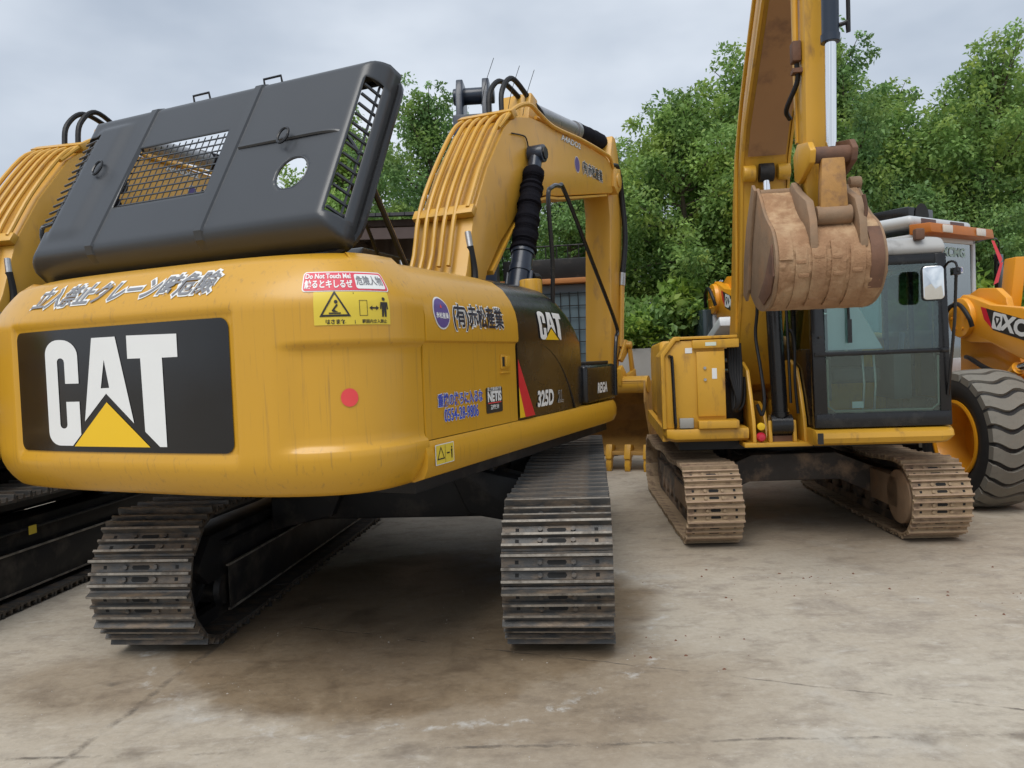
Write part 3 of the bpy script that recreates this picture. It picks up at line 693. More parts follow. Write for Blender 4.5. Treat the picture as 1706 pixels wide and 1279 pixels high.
    def hgrid(u, v):
        # parametrise so many samples fall in the rounded edges
        x = hxl + (hxr - hxl) * u; t = hL * v
        ed = min(x - hxl, hxr - x); ev = min(t, hL - t)
        w = hd * min(rise(ed, .12), rise(ev, .10))
        for rx0, rx1 in ((-.735, -.605), (.175, .275)):
            c_ = rx0 + (rx1 - rx0) * .5 - .03 + .06 * v
            w += .0 * smooth01(1.3 * (1 - abs(x - c_) / .075)) * (1 if w > hd * .6 else w / hd)
        # raised pad at the left
        w += .018 * smooth01((x + 1.19 - .05 * v) / .08) * smooth01((-.80 + .05 * v - x) / .16) * smooth01((t - .14) / .10) * smooth01((1.10 - t) / .05)
        return hp(x, t, w)
    def hskip(u, v):
        x = hxl + (hxr - hxl) * u; t = hL * v
        if -.64 < x < .125 and .355 < t < .825: return True
        if ((x - .745) / .105) ** 2 + ((t - .400) / .112) ** 2 < 1: return True
        if hxl + .02 + .05 * (t - .36) < x < -1.135 + .09 * (t - .36) and .25 < t < 1.02: return True
        if x > hxr - .075 and x < hxr - .012 and .12 < t < 1.06: return True
        return False
    hood_shell.grid(hgrid, nu, nv, skip=hskip)
    hood = hood_shell.build('engine_hood', HOODM, root, ang=60)
    bm = bmesh.new(); bm.from_mesh(hood.data)
    r_ = bmesh.ops.solidify(bm, geom=bm.faces[:], thickness=-0.006); bm.to_mesh(hood.data); bm.free()
    for k in range(9):
        t = .355 + .47 * (k + .5) / 9
        MB().box((-.655, 0, 0), (.14, .006, .008)).build('grille_bar', HOODM, hood, mw=Matrix.Translation(hp(0, t, hd - .012)) @ Matrix(((1, 0, 0, 0), (0, -Hn.y, Hu.y, 0), (0, -Hn.z, Hu.z, 0), (0, 0, 0, 1))))
    for k in range(15):
        x = -.655 + .80 * (k + .5) / 15
        m = MB(); m.tube([hp(x, .345, hd - .016), hp(x + .008, .835, hd - .016)], .0035, 5); m.build('grille_wire', HOODM, hood)
    for k in range(13):
        t = .27 + .74 * (k + .5) / 13; x0 = -1.275 + .07 * (t - .36)
        MB().tube([hp(x0, t, hd - .01), hp(x0 + .13, t + .012, hd + .005)], .008, 5).build('grille_bar', HOODM, hood)
    MB().tube([hp(-1.18, .33, hd - .0), hp(-1.125, .99, hd)], .007, 5).build('grille_bar', HOODM, hood)
    for k in range(14):
        t = .13 + .93 * k / 13
        MB().tube([hp(hxr - .012, t, .015), hp(hxr - .035, t + .01, .09), hp(hxr - .078, t + .015, hd * .93)], .010, 5).build('side_slat', HOODM, hood)
    MB().tube([hp(hxr - .045, .12, .10), hp(hxr - .045, 1.06, .10)], .008, 5).build('side_slat', HOODM, hood)
    rim = []
    for (x, t, a0) in ((hxr - .14, .14, -90), (hxr - .14, hL - .14, 0), (hxl + .14, hL - .14, 90), (hxl + .14, .14, 180)):
        for k in range(6):
            a = radians(a0 + 90 * k / 5); rim.append(hp(x + .15 * cos(a), t + .15 * sin(a), -.012))
    rim.append(rim[0]); MB().tube(rim, .026, 8).build('hood_rim', BLK, hood)
    hp_path = catmull([hp(.27, .665, hd + .008), hp(.6, .662, hd + .012), hp(.93, .66, hd + .008), hp(1.03, .63, hd - .03), hp(1.08, .56, hd - .10)], 5)
    MB().tube(hp_path, .012, 6).build('pressed_rib', HOODM, hood)
    for x, t in ((-.906, .69), (.628, .656)):
        ring = [hp(x + .035 * cos(a), t + .055 * sin(a), hd + .045) for a in np.linspace(0, 2 * pi, 17)]
        MB().tube(ring, .008, 6).build('hood_latch', BLK, hood)
    for xb, xt in ((-.705, -.640), (.190, .245)):      # pressed ribs, standing proud of the sheet
        m = MB(); k = 0
        st_ = [(.012, hd * .50), (.035, hd * .80), (.075, hd * .985), (.12, hd), (hL * .5, hd), (hL - .12, hd), (hL - .075, hd * .985), (hL - .035, hd * .80), (hL - .012, hd * .50)]
        for v, w in st_:
            x = xb + (xt - xb) * v / hL
            m.v += [tuple(hp(x - .042, v, w - .004)), tuple(hp(x - .026, v, w + .017)), tuple(hp(x + .026, v, w + .017)), tuple(hp(x + .042, v, w - .004))]
        for k in range(len(st_) - 1):
            for j in range(3): m.f.append((4 * k + j, 4 * k + j + 1, 4 * k + 5 + j, 4 * k + 4 + j)); m.mi.append(0)
        m.build('hood_rib', HOODM, hood, ang=25)
    orim = [hp(.745 + .108 * cos(a), .400 + .116 * sin(a), hd) for a in np.linspace(0, 2 * pi, 25)]
    MB().tube(orim, .008, 6).build('access_hole_rim', HOODM, hood)
    for x in (-.29, .30):
        MB().tube([hp(x - .07, hL - .06, hd - .06), hp(x - .067, hL + .0, hd - .01), hp(x + .067, hL + .0, hd - .01), hp(x + .07, hL - .06, hd - .06)], .008, 6).build('hood_handle', BLK, hood)
    MB().tube([hp(1.05, .55, -.02), Vector((1.0, -1.75, 2.42))], .018, 8).build('hood_strut', BLK, hood)
    MB().tube([hp(.98, .45, -.02), Vector((.86, -1.80, 2.42))], .012, 8).build('hood_strut', BLK, hood)
    # ---- boom
    top_ = [(.16, 1.98), (.30, 2.35), (.46, 2.66), (.66, 3.22), (1.00, 3.72), (1.44, 4.22), (1.62, 4.345), (1.85, 4.44), (2.2, 4.53), (2.6, 4.57), (3.77, 4.66), (5.1, 4.73)]
    bot_ = [(5.62, 4.66), (5.66, 4.50), (5.36, 4.25), (5.02, 4.185), (2.95, 3.78), (2.62, 3.735), (2.3, 3.65), (1.95, 3.50), (1.61, 3.29), (1.25, 3.02), (.91, 2.685), (.72, 2.35), (.60, 2.0), (.45, 1.80), (.25, 1.80)]
    boom = MB().prism(top_ + bot_, -.30, .30, 'x').build('boom', YEL2, root, bevel=.018, seg=2, ang=25)
    MB().prism([(.98, 2.70), (1.64, 3.275), (2.31, 3.635), (2.62, 3.72), (2.95, 3.765), (5.02, 4.17), (5.02, 4.145), (2.95, 3.735), (2.6, 3.69), (2.30, 3.605), (1.62, 3.245), (1.0, 2.66)], -.318, .318, 'x').build('boom_flange', YEL2, boom)
    rear = [(.30, 2.35), (.46, 2.66), (.66, 3.22), (1.00, 3.72), (1.44, 4.22), (1.72, 4.39)]
    for i, x in enumerate((-.265, -.165, -.065, .035, .135, .262)):
        zlow = (0, 0, 0, 1, 1, 2)[i]
        pts = [(x + (.0 if k else 0), y - .055, z + .045) for k, (y, z) in enumerate(rear)]
        pts = pts[zlow:]
        if i < 3: pts[0] = (x - .05, .02, 2.30)
        MB().tube(catmull(pts, 4), .024, 8).build('hydraulic_pipe', YEL2, boom)
    MB().prism([(.56, 3.21), (.63, 3.17), (.69, 3.26), (.62, 3.30)], -.33, .32, 'x').build('pipe_clamp', YEL2, boom, bevel=.008)
    MB().prism([(1.60, 4.44), (1.68, 4.37), (1.78, 4.43), (1.71, 4.50)], -.33, .32, 'x').build('pipe_clamp', YEL2, boom, bevel=.008)
    # pipe along the right top edge, over the hump, down to the nose
    MB().tube(catmull([(.27, 1.35, 4.20), (.29, 1.75, 4.50), (.30, 2.15, 4.66), (.31, 2.45, 4.63), (.31, 2.9, 4.60), (.32, 3.9, 4.69), (.32, 4.9, 4.75), (.32, 5.25, 4.74), (.30, 5.45, 4.62)], 5), .026, 8).build('hydraulic_pipe', YEL2, boom)
    MB().tube(catmull([(.24, 2.5, 4.62), (.24, 3.7, 4.71), (.24, 4.9, 4.78), (.26, 5.3, 4.73)], 5), .022, 8).build('hydraulic_pipe', YEL2, boom)
    MB().tube(catmull([(.315, 1.6, 4.20), (.315, 1.9, 4.25), (.315, 2.0, 4.24), (.315, 2.06, 4.14)], 5), .008, 6).build('grease_line', DRK, boom)
    # hose ends at the boom foot with bright ferrules
    for x, y0, z0, yb, zb in ((.262, .60, 3.05, .52, 2.45), (-.36, .42, 2.82, .20, 2.35)):
        MB().cyl((x, y0 - .02, z0 - .02), (x + .03, y0 - .04, z0 - .17), .030, 10).build('hose_fitting', STEEL, boom)
        MB().tube(catmull([(x + .03, y0 - .04, z0 - .16), (x + .06, y0 - .03, z0 - .4), (x + .07, yb, zb)], 5), .034, 8).build('hose', HOSE, boom)
    for x, dy, hz_ in ((-.02, .05, 0), (.10, .12, .03)):
        MB().tube(catmull([(x, 1.72 + dy, 4.46), (x - .02, 1.80 + dy, 4.75 + hz_), (x - .0, 2.05 + dy, 4.96 + hz_), (x + .05, 2.40 + dy, 4.90 - hz_), (x + .1, 2.66 + dy, 4.76), (x + .1, 2.76 + dy, 4.66)], 6), .030, 8).build('hose', HOSE, boom)
    for x, y0 in ((-.10, 1.75), (.06, 2.1), (.16, 2.3)):
        MB().tube(catmull([(x, y0, 4.6), (x + .04, y0 + .05, 4.85), (x + .10, y0 + .16, 5.15)], 4), .004, 4).build('wire_tie', HOSE, boom)
    decal('emblem_disc_border', poly2d([disc(.105, 28)]), WHT, boom, plane_map((.30, 3.76, 4.335), (0, 1, 0), (0, 0, 1), (1, 0, 0)), .003)
    decal('emblem_disc', poly2d([disc(.095, 28)]), STK_PUR, boom, plane_map((.30, 3.76, 4.335), (0, 1, 0), (0, 0, 1), (1, 0, 0)), .005)
    for nm, off, mt, lf in (('lettering_outline', .0115, WHT, .003), ('lettering', .0035, STK_NAVY, .005)):
        decal(nm, text2d('(有)赤松産業', .17, off, 0, .98, .95), mt, boom, plane_map((.30, 4.42, 4.365), (0, 1, .03), (0, -.03, 1), (1, 0, 0)), lf)
    for nm, off, mt, lf in (('lettering_outline', .006, STK_GREY, .003), ('lettering', .002, WHT, .005)):
        decal(nm, text2d('A4ADO2', .10, off, .1, 1.9), mt, boom, plane_map((.30, 3.55, 4.575), (0, 1, .07), (0, -.07, 1), (1, 0, 0)), lf)
    # ---- boom cylinders (boots over the rods)
    for s in (1, -1):
        x = .40 * s
        a = Vector((x, 2.06, 4.07)); b = Vector((x + .06 * s, .92, 1.72)); d = (b - a)
        pt = lambda t: a + d * t
        cyl = MB(); cyl.cyl(pt(.485), pt(.98), .112, 20); cyl.cyl(pt(.48), pt(.50), .126, 20); cyl.cyl(pt(.56), pt(.585), .122, 20)
        co = cyl.build('boom_cylinder', CYL, root)
        MB().cyl((x - .08 * s, 2.06, 4.07), (x + .10 * s, 2.06, 4.07), .098, 20).build('rod_eye', CYL, co, bevel=.01)
        MB().cyl((x + .10 * s, 2.06, 4.07), (x + .118 * s, 2.06, 4.07), .07, 8).build('pin_cap', DRK, co)
        MB().cyl(pt(.02), pt(.075), .075, 14).build('rod_collar', CYL, co)
        MB().cyl(pt(.07), pt(.085), .06, 14).build('rod', CHROME, co)
        path = [pt(.085 + .40 * k / 60) for k in range(61)]; rad = [(.104 + .014 * (k % 2) + .022 * k / 60 + .008 * sin(k * .55) + random.uniform(-.006, .006)) for k in range(61)]
        MB().tube(path, rad, 18).build('rod_boot', BOOT, co, ang=80)
        for k, dx in enumerate((.13, -.13)):
            MB().tube([pt(.58) + Vector((dx, -.02, 0)), pt(.95) + Vector((dx, -.02, 0))], .022, 8).build('cylinder_pipe', CYL, co)
        MB().tube(catmull([pt(.62) + Vector((.1 * s, .12, .05)), pt(.66) + Vector((.12 * s, .28, .1)), pt(.8) + Vector((.12 * s, .30, -.05)), pt(.98) + Vector((.1 * s, .32, 0))], 5), .040, 8).build('hose', HOSE, co)
    # ---- stick
    st = [(5.62, 4.62), (5.48, 4.30), (5.55, 3.95), (5.36, 2.2), (5.30, 1.62), (5.34, 1.42), (5.50, 1.38), (5.66, 1.50), (5.86, 1.85), (6.22, 4.0), (6.26, 4.45), (6.10, 5.05), (5.98, 5.24), (5.84, 5.24), (5.74, 5.0)]
    stick = MB().prism(st, -.20, .20, 'x').build('stick', YEL2, root, bevel=.016, ang=25)
    MB().cyl((-.36, 5.60, 4.48), (.36, 5.60, 4.48), .11, 18).build('pivot_pin', YEL2, stick, bevel=.01)
    for s in (-1, 1): MB().prism([(5.40, 4.62), (5.35, 4.35), (5.55, 4.26), (5.76, 4.4), (5.72, 4.68)], s * .20, s * .34, 'x').build('pivot_lug', YEL2, stick, bevel=.01)
    for dx, dy in ((.215, 6.02), (.215, 5.92)):
        MB().tube(catmull([(.30, 5.40, 4.68), (.30, 5.75, 4.7), (dx + .02, dy + .16, 4.35), (dx + .04, dy + .20, 3.7), (dx + .02, dy + .05, 3.1)], 6), .030, 8).build('hose', HOSE, stick)
        MB().cyl((dx + .02, dy + .05, 3.12), (dx + .01, dy + .03, 2.92), .036, 10).build('hose_fitting', STEEL, stick)
        MB().tube([(dx + .01, dy + .03, 2.95), (dx, dy - .08, 2.15), (dx, dy - .12, 1.95)], .026, 8).build('hydraulic_pipe', YEL2, stick)
    scy = MB().cyl((0, 2.55, 4.80), (0, 4.62, 5.03), .115, 20); scy.cyl((0, 2.55, 4.80), (0, 2.62, 4.81), .14, 20); scy.cyl((0, 4.50, 5.015), (0, 4.62, 5.03), .135, 20)
    sco = scy.build('stick_cylinder', simple('grey_cylinder_paint', (0.20, 0.205, 0.215), .3, coat=.3), root)
    MB().prism([(2.35, 4.52), (2.75, 4.55), (2.68, 4.88), (2.5, 4.92)], -.20, .20, 'x').build('cylinder_bracket', YEL2, sco, bevel=.02)
    path = [Vector((0, 4.62 + 1.2 * k / 30, 5.03 + .13 * k / 30)) for k in range(31)]
    MB().tube(path, [.125 + .012 * (k % 2) + random.uniform(-.004, .004) for k in range(31)], 16).build('rod_boot', BOOT, sco, ang=80)
    bcy = MB().cyl((0, 6.30, 4.25), (0, 6.18, 2.9), .085, 16); bco = bcy.build('bucket_cylinder', YEL2, root)
    MB().cyl((0, 6.18, 2.9), (0, 6.05, 1.95), .05, 14).build('rod', CHROME, bco)
    lk = MB(); 
    for s in (-1, 1):
        lk.prism([(5.62, 1.75), (5.76, 1.70), (6.14, 1.88), (6.10, 2.05), (5.98, 2.06)], s * .22, s * .26, 'x')
        lk.prism([(6.0, 2.02), (6.12, 2.0), (6.30, 1.50), (6.24, 1.40), (6.12, 1.45)], s * .27, s * .31, 'x')
    lk.cyl((-.33, 6.05, 1.97), (.33, 6.05, 1.97), .06, 14); lk.cyl((-.33, 6.2, 1.46), (.33, 6.2, 1.46), .06, 14)
    lk.build('bucket_link', YEL2, root, bevel=.006)
    # ---- bucket, mouth turned back towards the machine
    shell = [(5.42, 1.42), (5.70, 1.40), (6.10, 1.40), (6.42, 1.22), (6.60, 1.0), (6.58, .72), (6.40, .48), (6.10, .33), (5.80, .27)]
    m = MB(); outer = [Vector((0, y, z)) for y, z in shell]; W_ = .66
    inn = []
    for i, p in enumerate(outer):
        t_ = (outer[min(i + 1, 8)] - outer[max(i - 1, 0)]).normalized(); inn.append(p + Vector((0, t_.z, -t_.y)) * .03)
    kk = len(outer); vs = [(s * W_, p.y, p.z) for s in (-1, 1) for p in outer] + [(s * W_, p.y, p.z) for s in (-1, 1) for p in inn]
    m.add(vs, [(i, i + 1, kk + i + 1, kk + i) for i in range(kk - 1)] + [(2 * kk + i, 3 * kk + i, 3 * kk + i + 1, 2 * kk + i + 1) for i in range(kk - 1)])
    for s in (-1, 1): m.prism(shell + [(5.62, .65), (5.40, 1.1)], s * W_, s * (W_ + .03), 'x')
    m.box((-W_, 5.70, .25), (W_, 6.0, .31))
    bk = m.build('bucket', BKT, root, bevel=.005)
    MB().cyl((-W_ - .05, 5.55, 1.36), (W_ + .05, 5.55, 1.36), .13, 20).build('top_tube', YEL3, bk)
    for x in (-.30, .30): MB().prism([(5.36, 1.60), (5.50, 1.66), (5.75, 1.5), (6.25, 1.58), (6.35, 1.3), (5.4, 1.35)], x - .03, x + .03, 'x').build('bucket_lug', YEL3, bk, bevel=.005)
    for x in (-.60, -.30, 0, .30, .60):
        MB().prism([(5.80, .22), (5.68, .22), (5.64, .10), (5.655, .002), (5.69, .002), (5.78, .12)], x - .042, x + .042, 'x').build('tooth', YEL3, bk, bevel=.008)
    for x in (-.60, -.30, 0, .30, .60):
        MB().prism([(5.92, .38), (5.72, .42), (5.64, .20), (5.70, .18), (5.80, .20), (5.92, .32)], x - .05, x + .05, 'x').build('tooth_adapter', YEL3, bk, bevel=.008)
    # ---- handrail, filler cap
    MB().tube(catmull([(1.28, .06, 2.15), (1.34, -.05, 2.6), (1.38, -.20, 3.07), (1.38, -.10, 3.18), (1.38, .07, 3.22), (1.38, .21, 3.19), (1.385, .9, 2.65), (1.39, 1.55, 2.12), (1.40, 1.50, 1.98), (1.40, 1.44, 1.75), (1.40, 1.42, 1.42)], 5), .019, 8).build('handrail', BLK, root)
    MB().cyl((1.08, .10, 2.22), (1.08, .10, 2.48), .095, 20).build('filler_cap', YEL, root, bevel=.012)
    # ---- undercarriage (turned against the upper body)
    rot = YS - YU
    for s in (-1, 1): make_track(root, s * 1.295, .40, 1.85, .465, .66, 52, .02, 'track_shoe_wide', SHOE, DRK, rot, 1.12)
    body = MB(); 
    body.prism([(-1.05, .52), (-.55, .62), (-.40, .95), (.40, .95), (.55, .62), (1.05, .52), (1.05, .86), (.5, 1.0), (-.5, 1.0), (-1.05, .86)], -.85, -.45, 'y')
    body.prism([(-1.05, .52), (-.55, .62), (.55, .62), (1.05, .52), (1.05, .86), (.5, 1.0), (-.5, 1.0), (-1.05, .86)], .45, .85, 'y')
    body.box((-.75, -.75, .58), (.75, .75, .98))
    bo = body.build('car_body', DRK, root, bevel=.02, mw=Matrix.Rotation(rot, 4, 'Z'))
    MB().cyl((0, 0, .97), (0, 0, 1.10), .62, 36).build('slew_ring', DRK, root)
    return root

EX1 = big_excavator('large yellow excavator with its charcoal engine hood propped open and big counterweight emblem')
EX3 = copy_tree(EX1, None, skip=('engine_hood', 'wire_tie'))
EX3.location = (C1[0] - 4.56, C1[1] + .4, 0); EX3.rotation_euler = (0, 0, -radians(11))
for ch in EX3.children:
    if ch.name.split('.')[0] in ('track', 'track_frame', 'car_body'): ch.matrix_basis = Matrix.Rotation(radians(-13), 4, 'Z') @ ch.matrix_basis
tag(EX3, 'large yellow excavator beside the one with the open hood, its boom behind that hood')

# ------------------------------------------------------------------ smaller excavator facing the viewer, muddy bucket
def small_excavator():
    Y2, YU2 = radians(187), radians(183.8)
    root = thing('excavator', 'smaller yellow excavator with raised boom, clay-caked bucket held up and muddy brown tracks', 'excavator', (2.9, 8.55, 0), -Y2)
    rot = Y2 - YU2
    for s in (-1, 1): make_track(root, s * .995, .325, 1.365, .385, .514, 44, .05, 'track_shoe_narrow', SHOE2, MUDF, rot, .85)
    RM = Matrix.Rotation(rot, 4, 'Z')
    b = MB()
    for s in (1, -1):
        b.prism([(-.80, .30), (-.45, .46), (.45, .46), (.80, .30), (.80, .58), (.42, .74), (-.42, .74), (-.80, .58)], s * .25, s * .72, 'y')
    b.box((-.5, -.5, .46), (.5, .5, .73))
    b.build('car_body', MUDF, root, bevel=.02, mw=RM)
    for s in (-1, 1):
        m = MB(); m.lathe([(0, .0), (.23, 0), (.25, -.03), (.25, -.10), (0, -.10)] if s > 0 else [(0, 0), (.23, 0), (.25, .03), (.25, .10), (0, .10)], (s * .995 - s * .16, 1.40, .40), (1, 0, 0), 28)
        m.box((s * .995 - s * .26, .75, .28), (s * .995 - s * .15, 1.40, .58))
        m.build('idler_housing', MUDP, root, bevel=.012, mw=RM)
        MB().box((s * .995 + s * .10, .2, .24), (s * .995 + s * .15, 1.2, .54)).build('frame_guard', MUDP, root, bevel=.01, mw=RM)
    MB().cyl((0, 0, .72), (0, 0, .92), .50, 32).build('slew_ring', DRK, root)
    MB().box((-1.05, -1.3, .86), (1.15, 1.20, .96)).build('deck', DRK, root)
    # rear body and counterweight
    rp = [(-1.50, .95), (-1.62, 1.10), (-1.60, 1.75), (-1.45, 1.93), (.10, 1.95), (.22, 1.85), (.22, .95)]
    MB().prism(rp, -1.16, 1.24, 'x').build('rear_body', YEL3, root, bevel=.05, seg=3)
    # right platform strip
    sp = [(1.20, .955), (1.38, .96), (1.44, .99), (1.455, 1.04), (1.44, 1.085), (1.20, 1.09)]
    m = MB(); kk = len(sp); xs = [.53, .55, 1.20, 1.28, 1.315]; ins = [0, 0, 0, .03, .11]
    m.add([(x, y - (i if y > 1.3 else 0), z + (i * .5 if z < 1.0 else 0)) for x, i in zip(xs, ins) for y, z in sp],
          [(a * kk + j, a * kk + (j + 1) % kk, (a + 1) * kk + (j + 1) % kk, (a + 1) * kk + j) for a in range(4) for j in range(kk)] + [tuple(range(kk)), tuple(range(4 * kk, 5 * kk))])
    m.box((1.26, -1.3, .96), (1.315, 1.30, 1.088))
    m.build('front_step_rail', YEL3, root, ang=40)
    MB().box((.53, .0, 1.07), (1.26, 1.21, 1.088)).build('platform', YEL3, root)
    # right cabinet
    cb = MB().prism([(1.285, 1.09), (1.285, 1.78), (1.17, 1.925), (.72, 1.925), (.72, 1.09)], .15, 1.385, 'y')
    cabn = cb.build('cabinet', YEL3, root, bevel=.008)
    MB().prism([(1.318, 1.09), (1.318, 1.80), (1.19, 1.965), (1.13, 1.965), (1.13, 1.925), (1.17, 1.925), (1.28, 1.785), (1.28, 1.09)], 1.30, 1.41, 'y').build('corner_post', YEL3, cabn, bevel=.006)
    MB().box((.725, 1.386, 1.20), (.985, 1.412, 1.815)).build('cabinet_door', YEL3, cabn, bevel=.006)
    MB().box((.59, .9, 1.845), (1.02, 1.425, 1.925)).build('cover_lip', YEL3, cabn, bevel=.008)
    MB().box((.60, .5, 1.935), (1.16, 1.40, 1.962)).build('top_cover', YEL3, cabn, bevel=.006)
    for zz in (1.55, 1.66): MB().cyl((.91, 1.41, zz), (.91, 1.424, zz), .014, 10).build('lock', STEEL, cabn)
    MB().box((.80, 1.4125, 1.555), (.845, 1.4145, 1.655)).build('paper_label', WHT, cabn)
    MB().box((1.02, 1.3865, 1.805), (1.085, 1.3885, 1.855)).build('paper_label', WHT, cabn)
    MB().box((.80, 1.4255, 1.868), (.90, 1.4275, 1.902)).build('paper_label', simple('pale_green_label', (.62, .68, .58), .6), cabn)
    MB().tube(catmull([(1.235, 1.39, 1.78), (1.225, 1.45, 1.775), (1.215, 1.46, 1.72), (1.205, 1.46, 1.2), (1.20, 1.45, 1.14), (1.20, 1.42, 1.10)], 4), .016, 8).build('handrail', BLK, cabn)
    MB().box((.62, 1.28, 1.092), (.99, 1.50, 1.165)).build('step_box', YEL3, cabn, bevel=.006)
    MB().box((1.03, 1.39, 1.095), (1.16, 1.44, 1.19)).build('meter_box', simple('dull_meter_box', (.30, .29, .26), .6),  cabn, bevel=.006)
    # dark gap with hoses between cabinet and boom
    MB().box((.50, .3, 1.09), (.72, 1.02, 1.84)).build('valve_block', DRK, root, bevel=.02)
    for k in range(5):
        x = .56 + .025 * k
        MB().tube(catmull([(x, 1.25, 1.88), (x, 1.30, 1.6), (x + .03 - .02 * k, 1.36, 1.35), (x + .06 - .02 * k, 1.32, 1.24), (x - .02, 1.25, 1.30 + .03 * k), (x - .06, 1.15, 1.55)], 6), .017, 8).build('hose', HOSE, root)
    for k in range(3): MB().cyl((.55 + .06 * k, 1.02, 1.72 - .1 * k), (.70, 1.10, 1.72 - .1 * k), .022, 8).build('valve_fitting', STEEL, root)
    # boom foot brackets
    MB().box((-.03, 1.0, .905), (.58, 1.50, .945)).build('base_plate', YEL3, root, bevel=.006)
    for x0, hgt in ((.48, 1.62), (.335, 1.22), (.115, 1.22), (.02, 1.62)):
        MB().prism([(.40, .945), (1.47, .945), (1.44, 1.15), (1.34, hgt - .25), (1.20, hgt), (.95, hgt + .08), (.3, hgt + .05), (.2, 1.3)], x0 - .016, x0 + .016, 'x').build('boom_bracket', YEL3, root, bevel=.006)
    MB().box((.12, 1.30, .945), (.33, 1.42, 1.0)).build('bracket_base', RUST, root)
    MB().cyl((.42, 1.44, 1.095), (.42, 1.475, 1.095), .036, 18).build('yellow_reflector', YTRI, root, bevel=.006)
    MB().lathe([(0, .05), (.03, .045), (.043, .02), (.046, 0)], (.42, 1.44, .995), (0, 1, 0), 18).build('red_lamp', simple('red_lamp_plastic', (.55, .02, .05), .25), root)
    # boom
    bx0, bx1 = .085, .485
    rear = [(.10, 1.42), (.05, 1.60), (.42, 2.5), (.66, 3.3), (.85, 3.75), (1.25, 4.22), (3.05, 5.75)]
    front = [(3.35, 5.55), (3.30, 5.36), (2.45, 4.58), (1.55, 3.86), (1.36, 3.60), (1.28, 3.35), (1.18, 2.9), (1.02, 2.3), (.72, 1.7), (.55, 1.45), (.3, 1.36)]
    boom = MB().prism(rear + front, bx0, bx1, 'x').build('boom', YEL3, root, bevel=.012, ang=25)
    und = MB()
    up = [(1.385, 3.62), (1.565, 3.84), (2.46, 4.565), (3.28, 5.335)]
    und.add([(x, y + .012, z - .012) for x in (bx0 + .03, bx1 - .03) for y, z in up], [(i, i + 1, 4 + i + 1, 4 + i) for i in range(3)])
    und.build('boom_underside', simple('brown_underside', (.33, .175, .075), .6, var=.2, scale=2, dirt=(.12, .06, .04), dirt_amt=.2), boom)  # browner sheet laid over the underside of the upper boom
    for x in (bx0 - .012, bx1 + .012):
        MB().prism([(.72, 1.72), (1.03, 2.29), (1.19, 2.89), (1.29, 3.34), (1.37, 3.59), (1.56, 3.85), (2.46, 4.57), (3.3, 5.35), (3.28, 5.40), (2.43, 4.62), (1.53, 3.90), (1.33, 3.62), (1.25, 3.36), (1.15, 2.92), (.99, 2.32), (.70, 1.78)], x - .012, x + .012, 'x').build('boom_flange', YEL3, boom)
    MB().prism([(1.72, 4.12), (2.6, 4.86), (2.64, 4.80), (1.76, 4.06)], bx1, bx1 + .004, 'x').build('boom_lettering', WHT, boom)
    MB().tube(catmull([(bx1 + .025, .85, 2.0), (bx1 + .035, 1.02, 2.6), (bx1 + .035, 1.10, 3.2), (bx1 + .035, 1.25, 3.7), (bx1 + .035, 1.7, 4.22), (bx1 + .035, 2.9, 5.22)], 5), .016, 8).build('hydraulic_pipe', YEL3, boom)
    MB().tube(catmull([(.40, 1.33, 2.55), (.385, 1.26, 2.2), (.40, 1.22, 1.95), (.38, 1.30, 1.65), (.37, 1.40, 1.35), (.40, 1.42, 1.2), (.44, 1.40, 1.3)], 6), .016, 8).build('hose', HOSE, boom)
    MB().tube(catmull([(.13, 1.30, 1.95), (.10, 1.34, 1.98), (.07, 1.34, 1.85), (.08, 1.36, 1.5), (.06, 1.36, 1.2)], 6), .014, 8).build('hose', HOSE, boom)
    for x in (.13, .44): MB().cyl((x - .055, 1.36, 3.46), (x + .055, 1.36, 3.46), .075, 18).build('pin_boss', YEL3, boom, bevel=.01)
    # boom cylinder
    cyl = MB().cyl((.225, 1.38, 1.10), (.285, 1.37, 3.05), .072, 22); cyl.cyl((.275, 1.37, 2.98), (.285, 1.37, 3.08), .085, 22); cyl.cyl((.13, 1.38, 1.10), (.32, 1.38, 1.10), .10, 22); cyl.cyl((.226, 1.38, 1.18), (.2265, 1.38, 1.22), .082, 22)
    co = cyl.build('boom_cylinder', BLK, root)
    MB().cyl((.285, 1.37, 3.06), (.29, 1.365, 3.40), .036, 16).build('rod', CHROME, co)
    MB().cyl((.225, 1.365, 3.46), (.35, 1.365, 3.46), .085, 18).build('rod_eye', DRK, co)
    MB().tube([(.125, 1.37, 1.3), (.155, 1.36, 2.9)], .014, 8).build('cylinder_pipe', BLK, co)
    # stick, bucket cylinder, link
    sx = .305
    st = [(2.98, 6.05), (2.86, 5.75), (2.92, 5.2), (2.97, 3.2), (2.94, 2.76), (3.0, 2.64), (3.12, 2.66), (3.16, 2.80), (3.20, 3.3), (3.30, 5.2), (3.32, 5.8), (3.2, 6.1)]
    stick = MB().prism(st, sx - .085, sx + .085, 'x').build('stick', YEL3, root, bevel=.008, ang=25)
    MB().prism([(2.945, 3.3), (2.92, 5.8), (2.97, 5.8), (2.99, 3.3)], sx + .086, sx + .100, 'x').build('stick_flange', YEL3, stick)
    MB().tube([(sx + .115, 3.16, 5.9), (sx + .115, 3.12, 4.6), (sx + .115, 3.10, 3.85)], .020, 8).build('hydraulic_pipe', YEL3, stick)
    for z in (4.35, 3.75): MB().box((sx + .08, 3.08, z), (sx + .15, 3.16, z + .03)).build('pipe_clamp', RUST, stick)
    MB().box((sx + .09, 3.07, 3.83), (sx + .15, 3.16, 3.97)).build('stop_valve', RUST, stick, bevel=.008)
    MB().box((sx - .125, 3.05, 3.78), (sx - .085, 3.15, 3.92)).build('stop_valve', RUST, stick, bevel=.01)
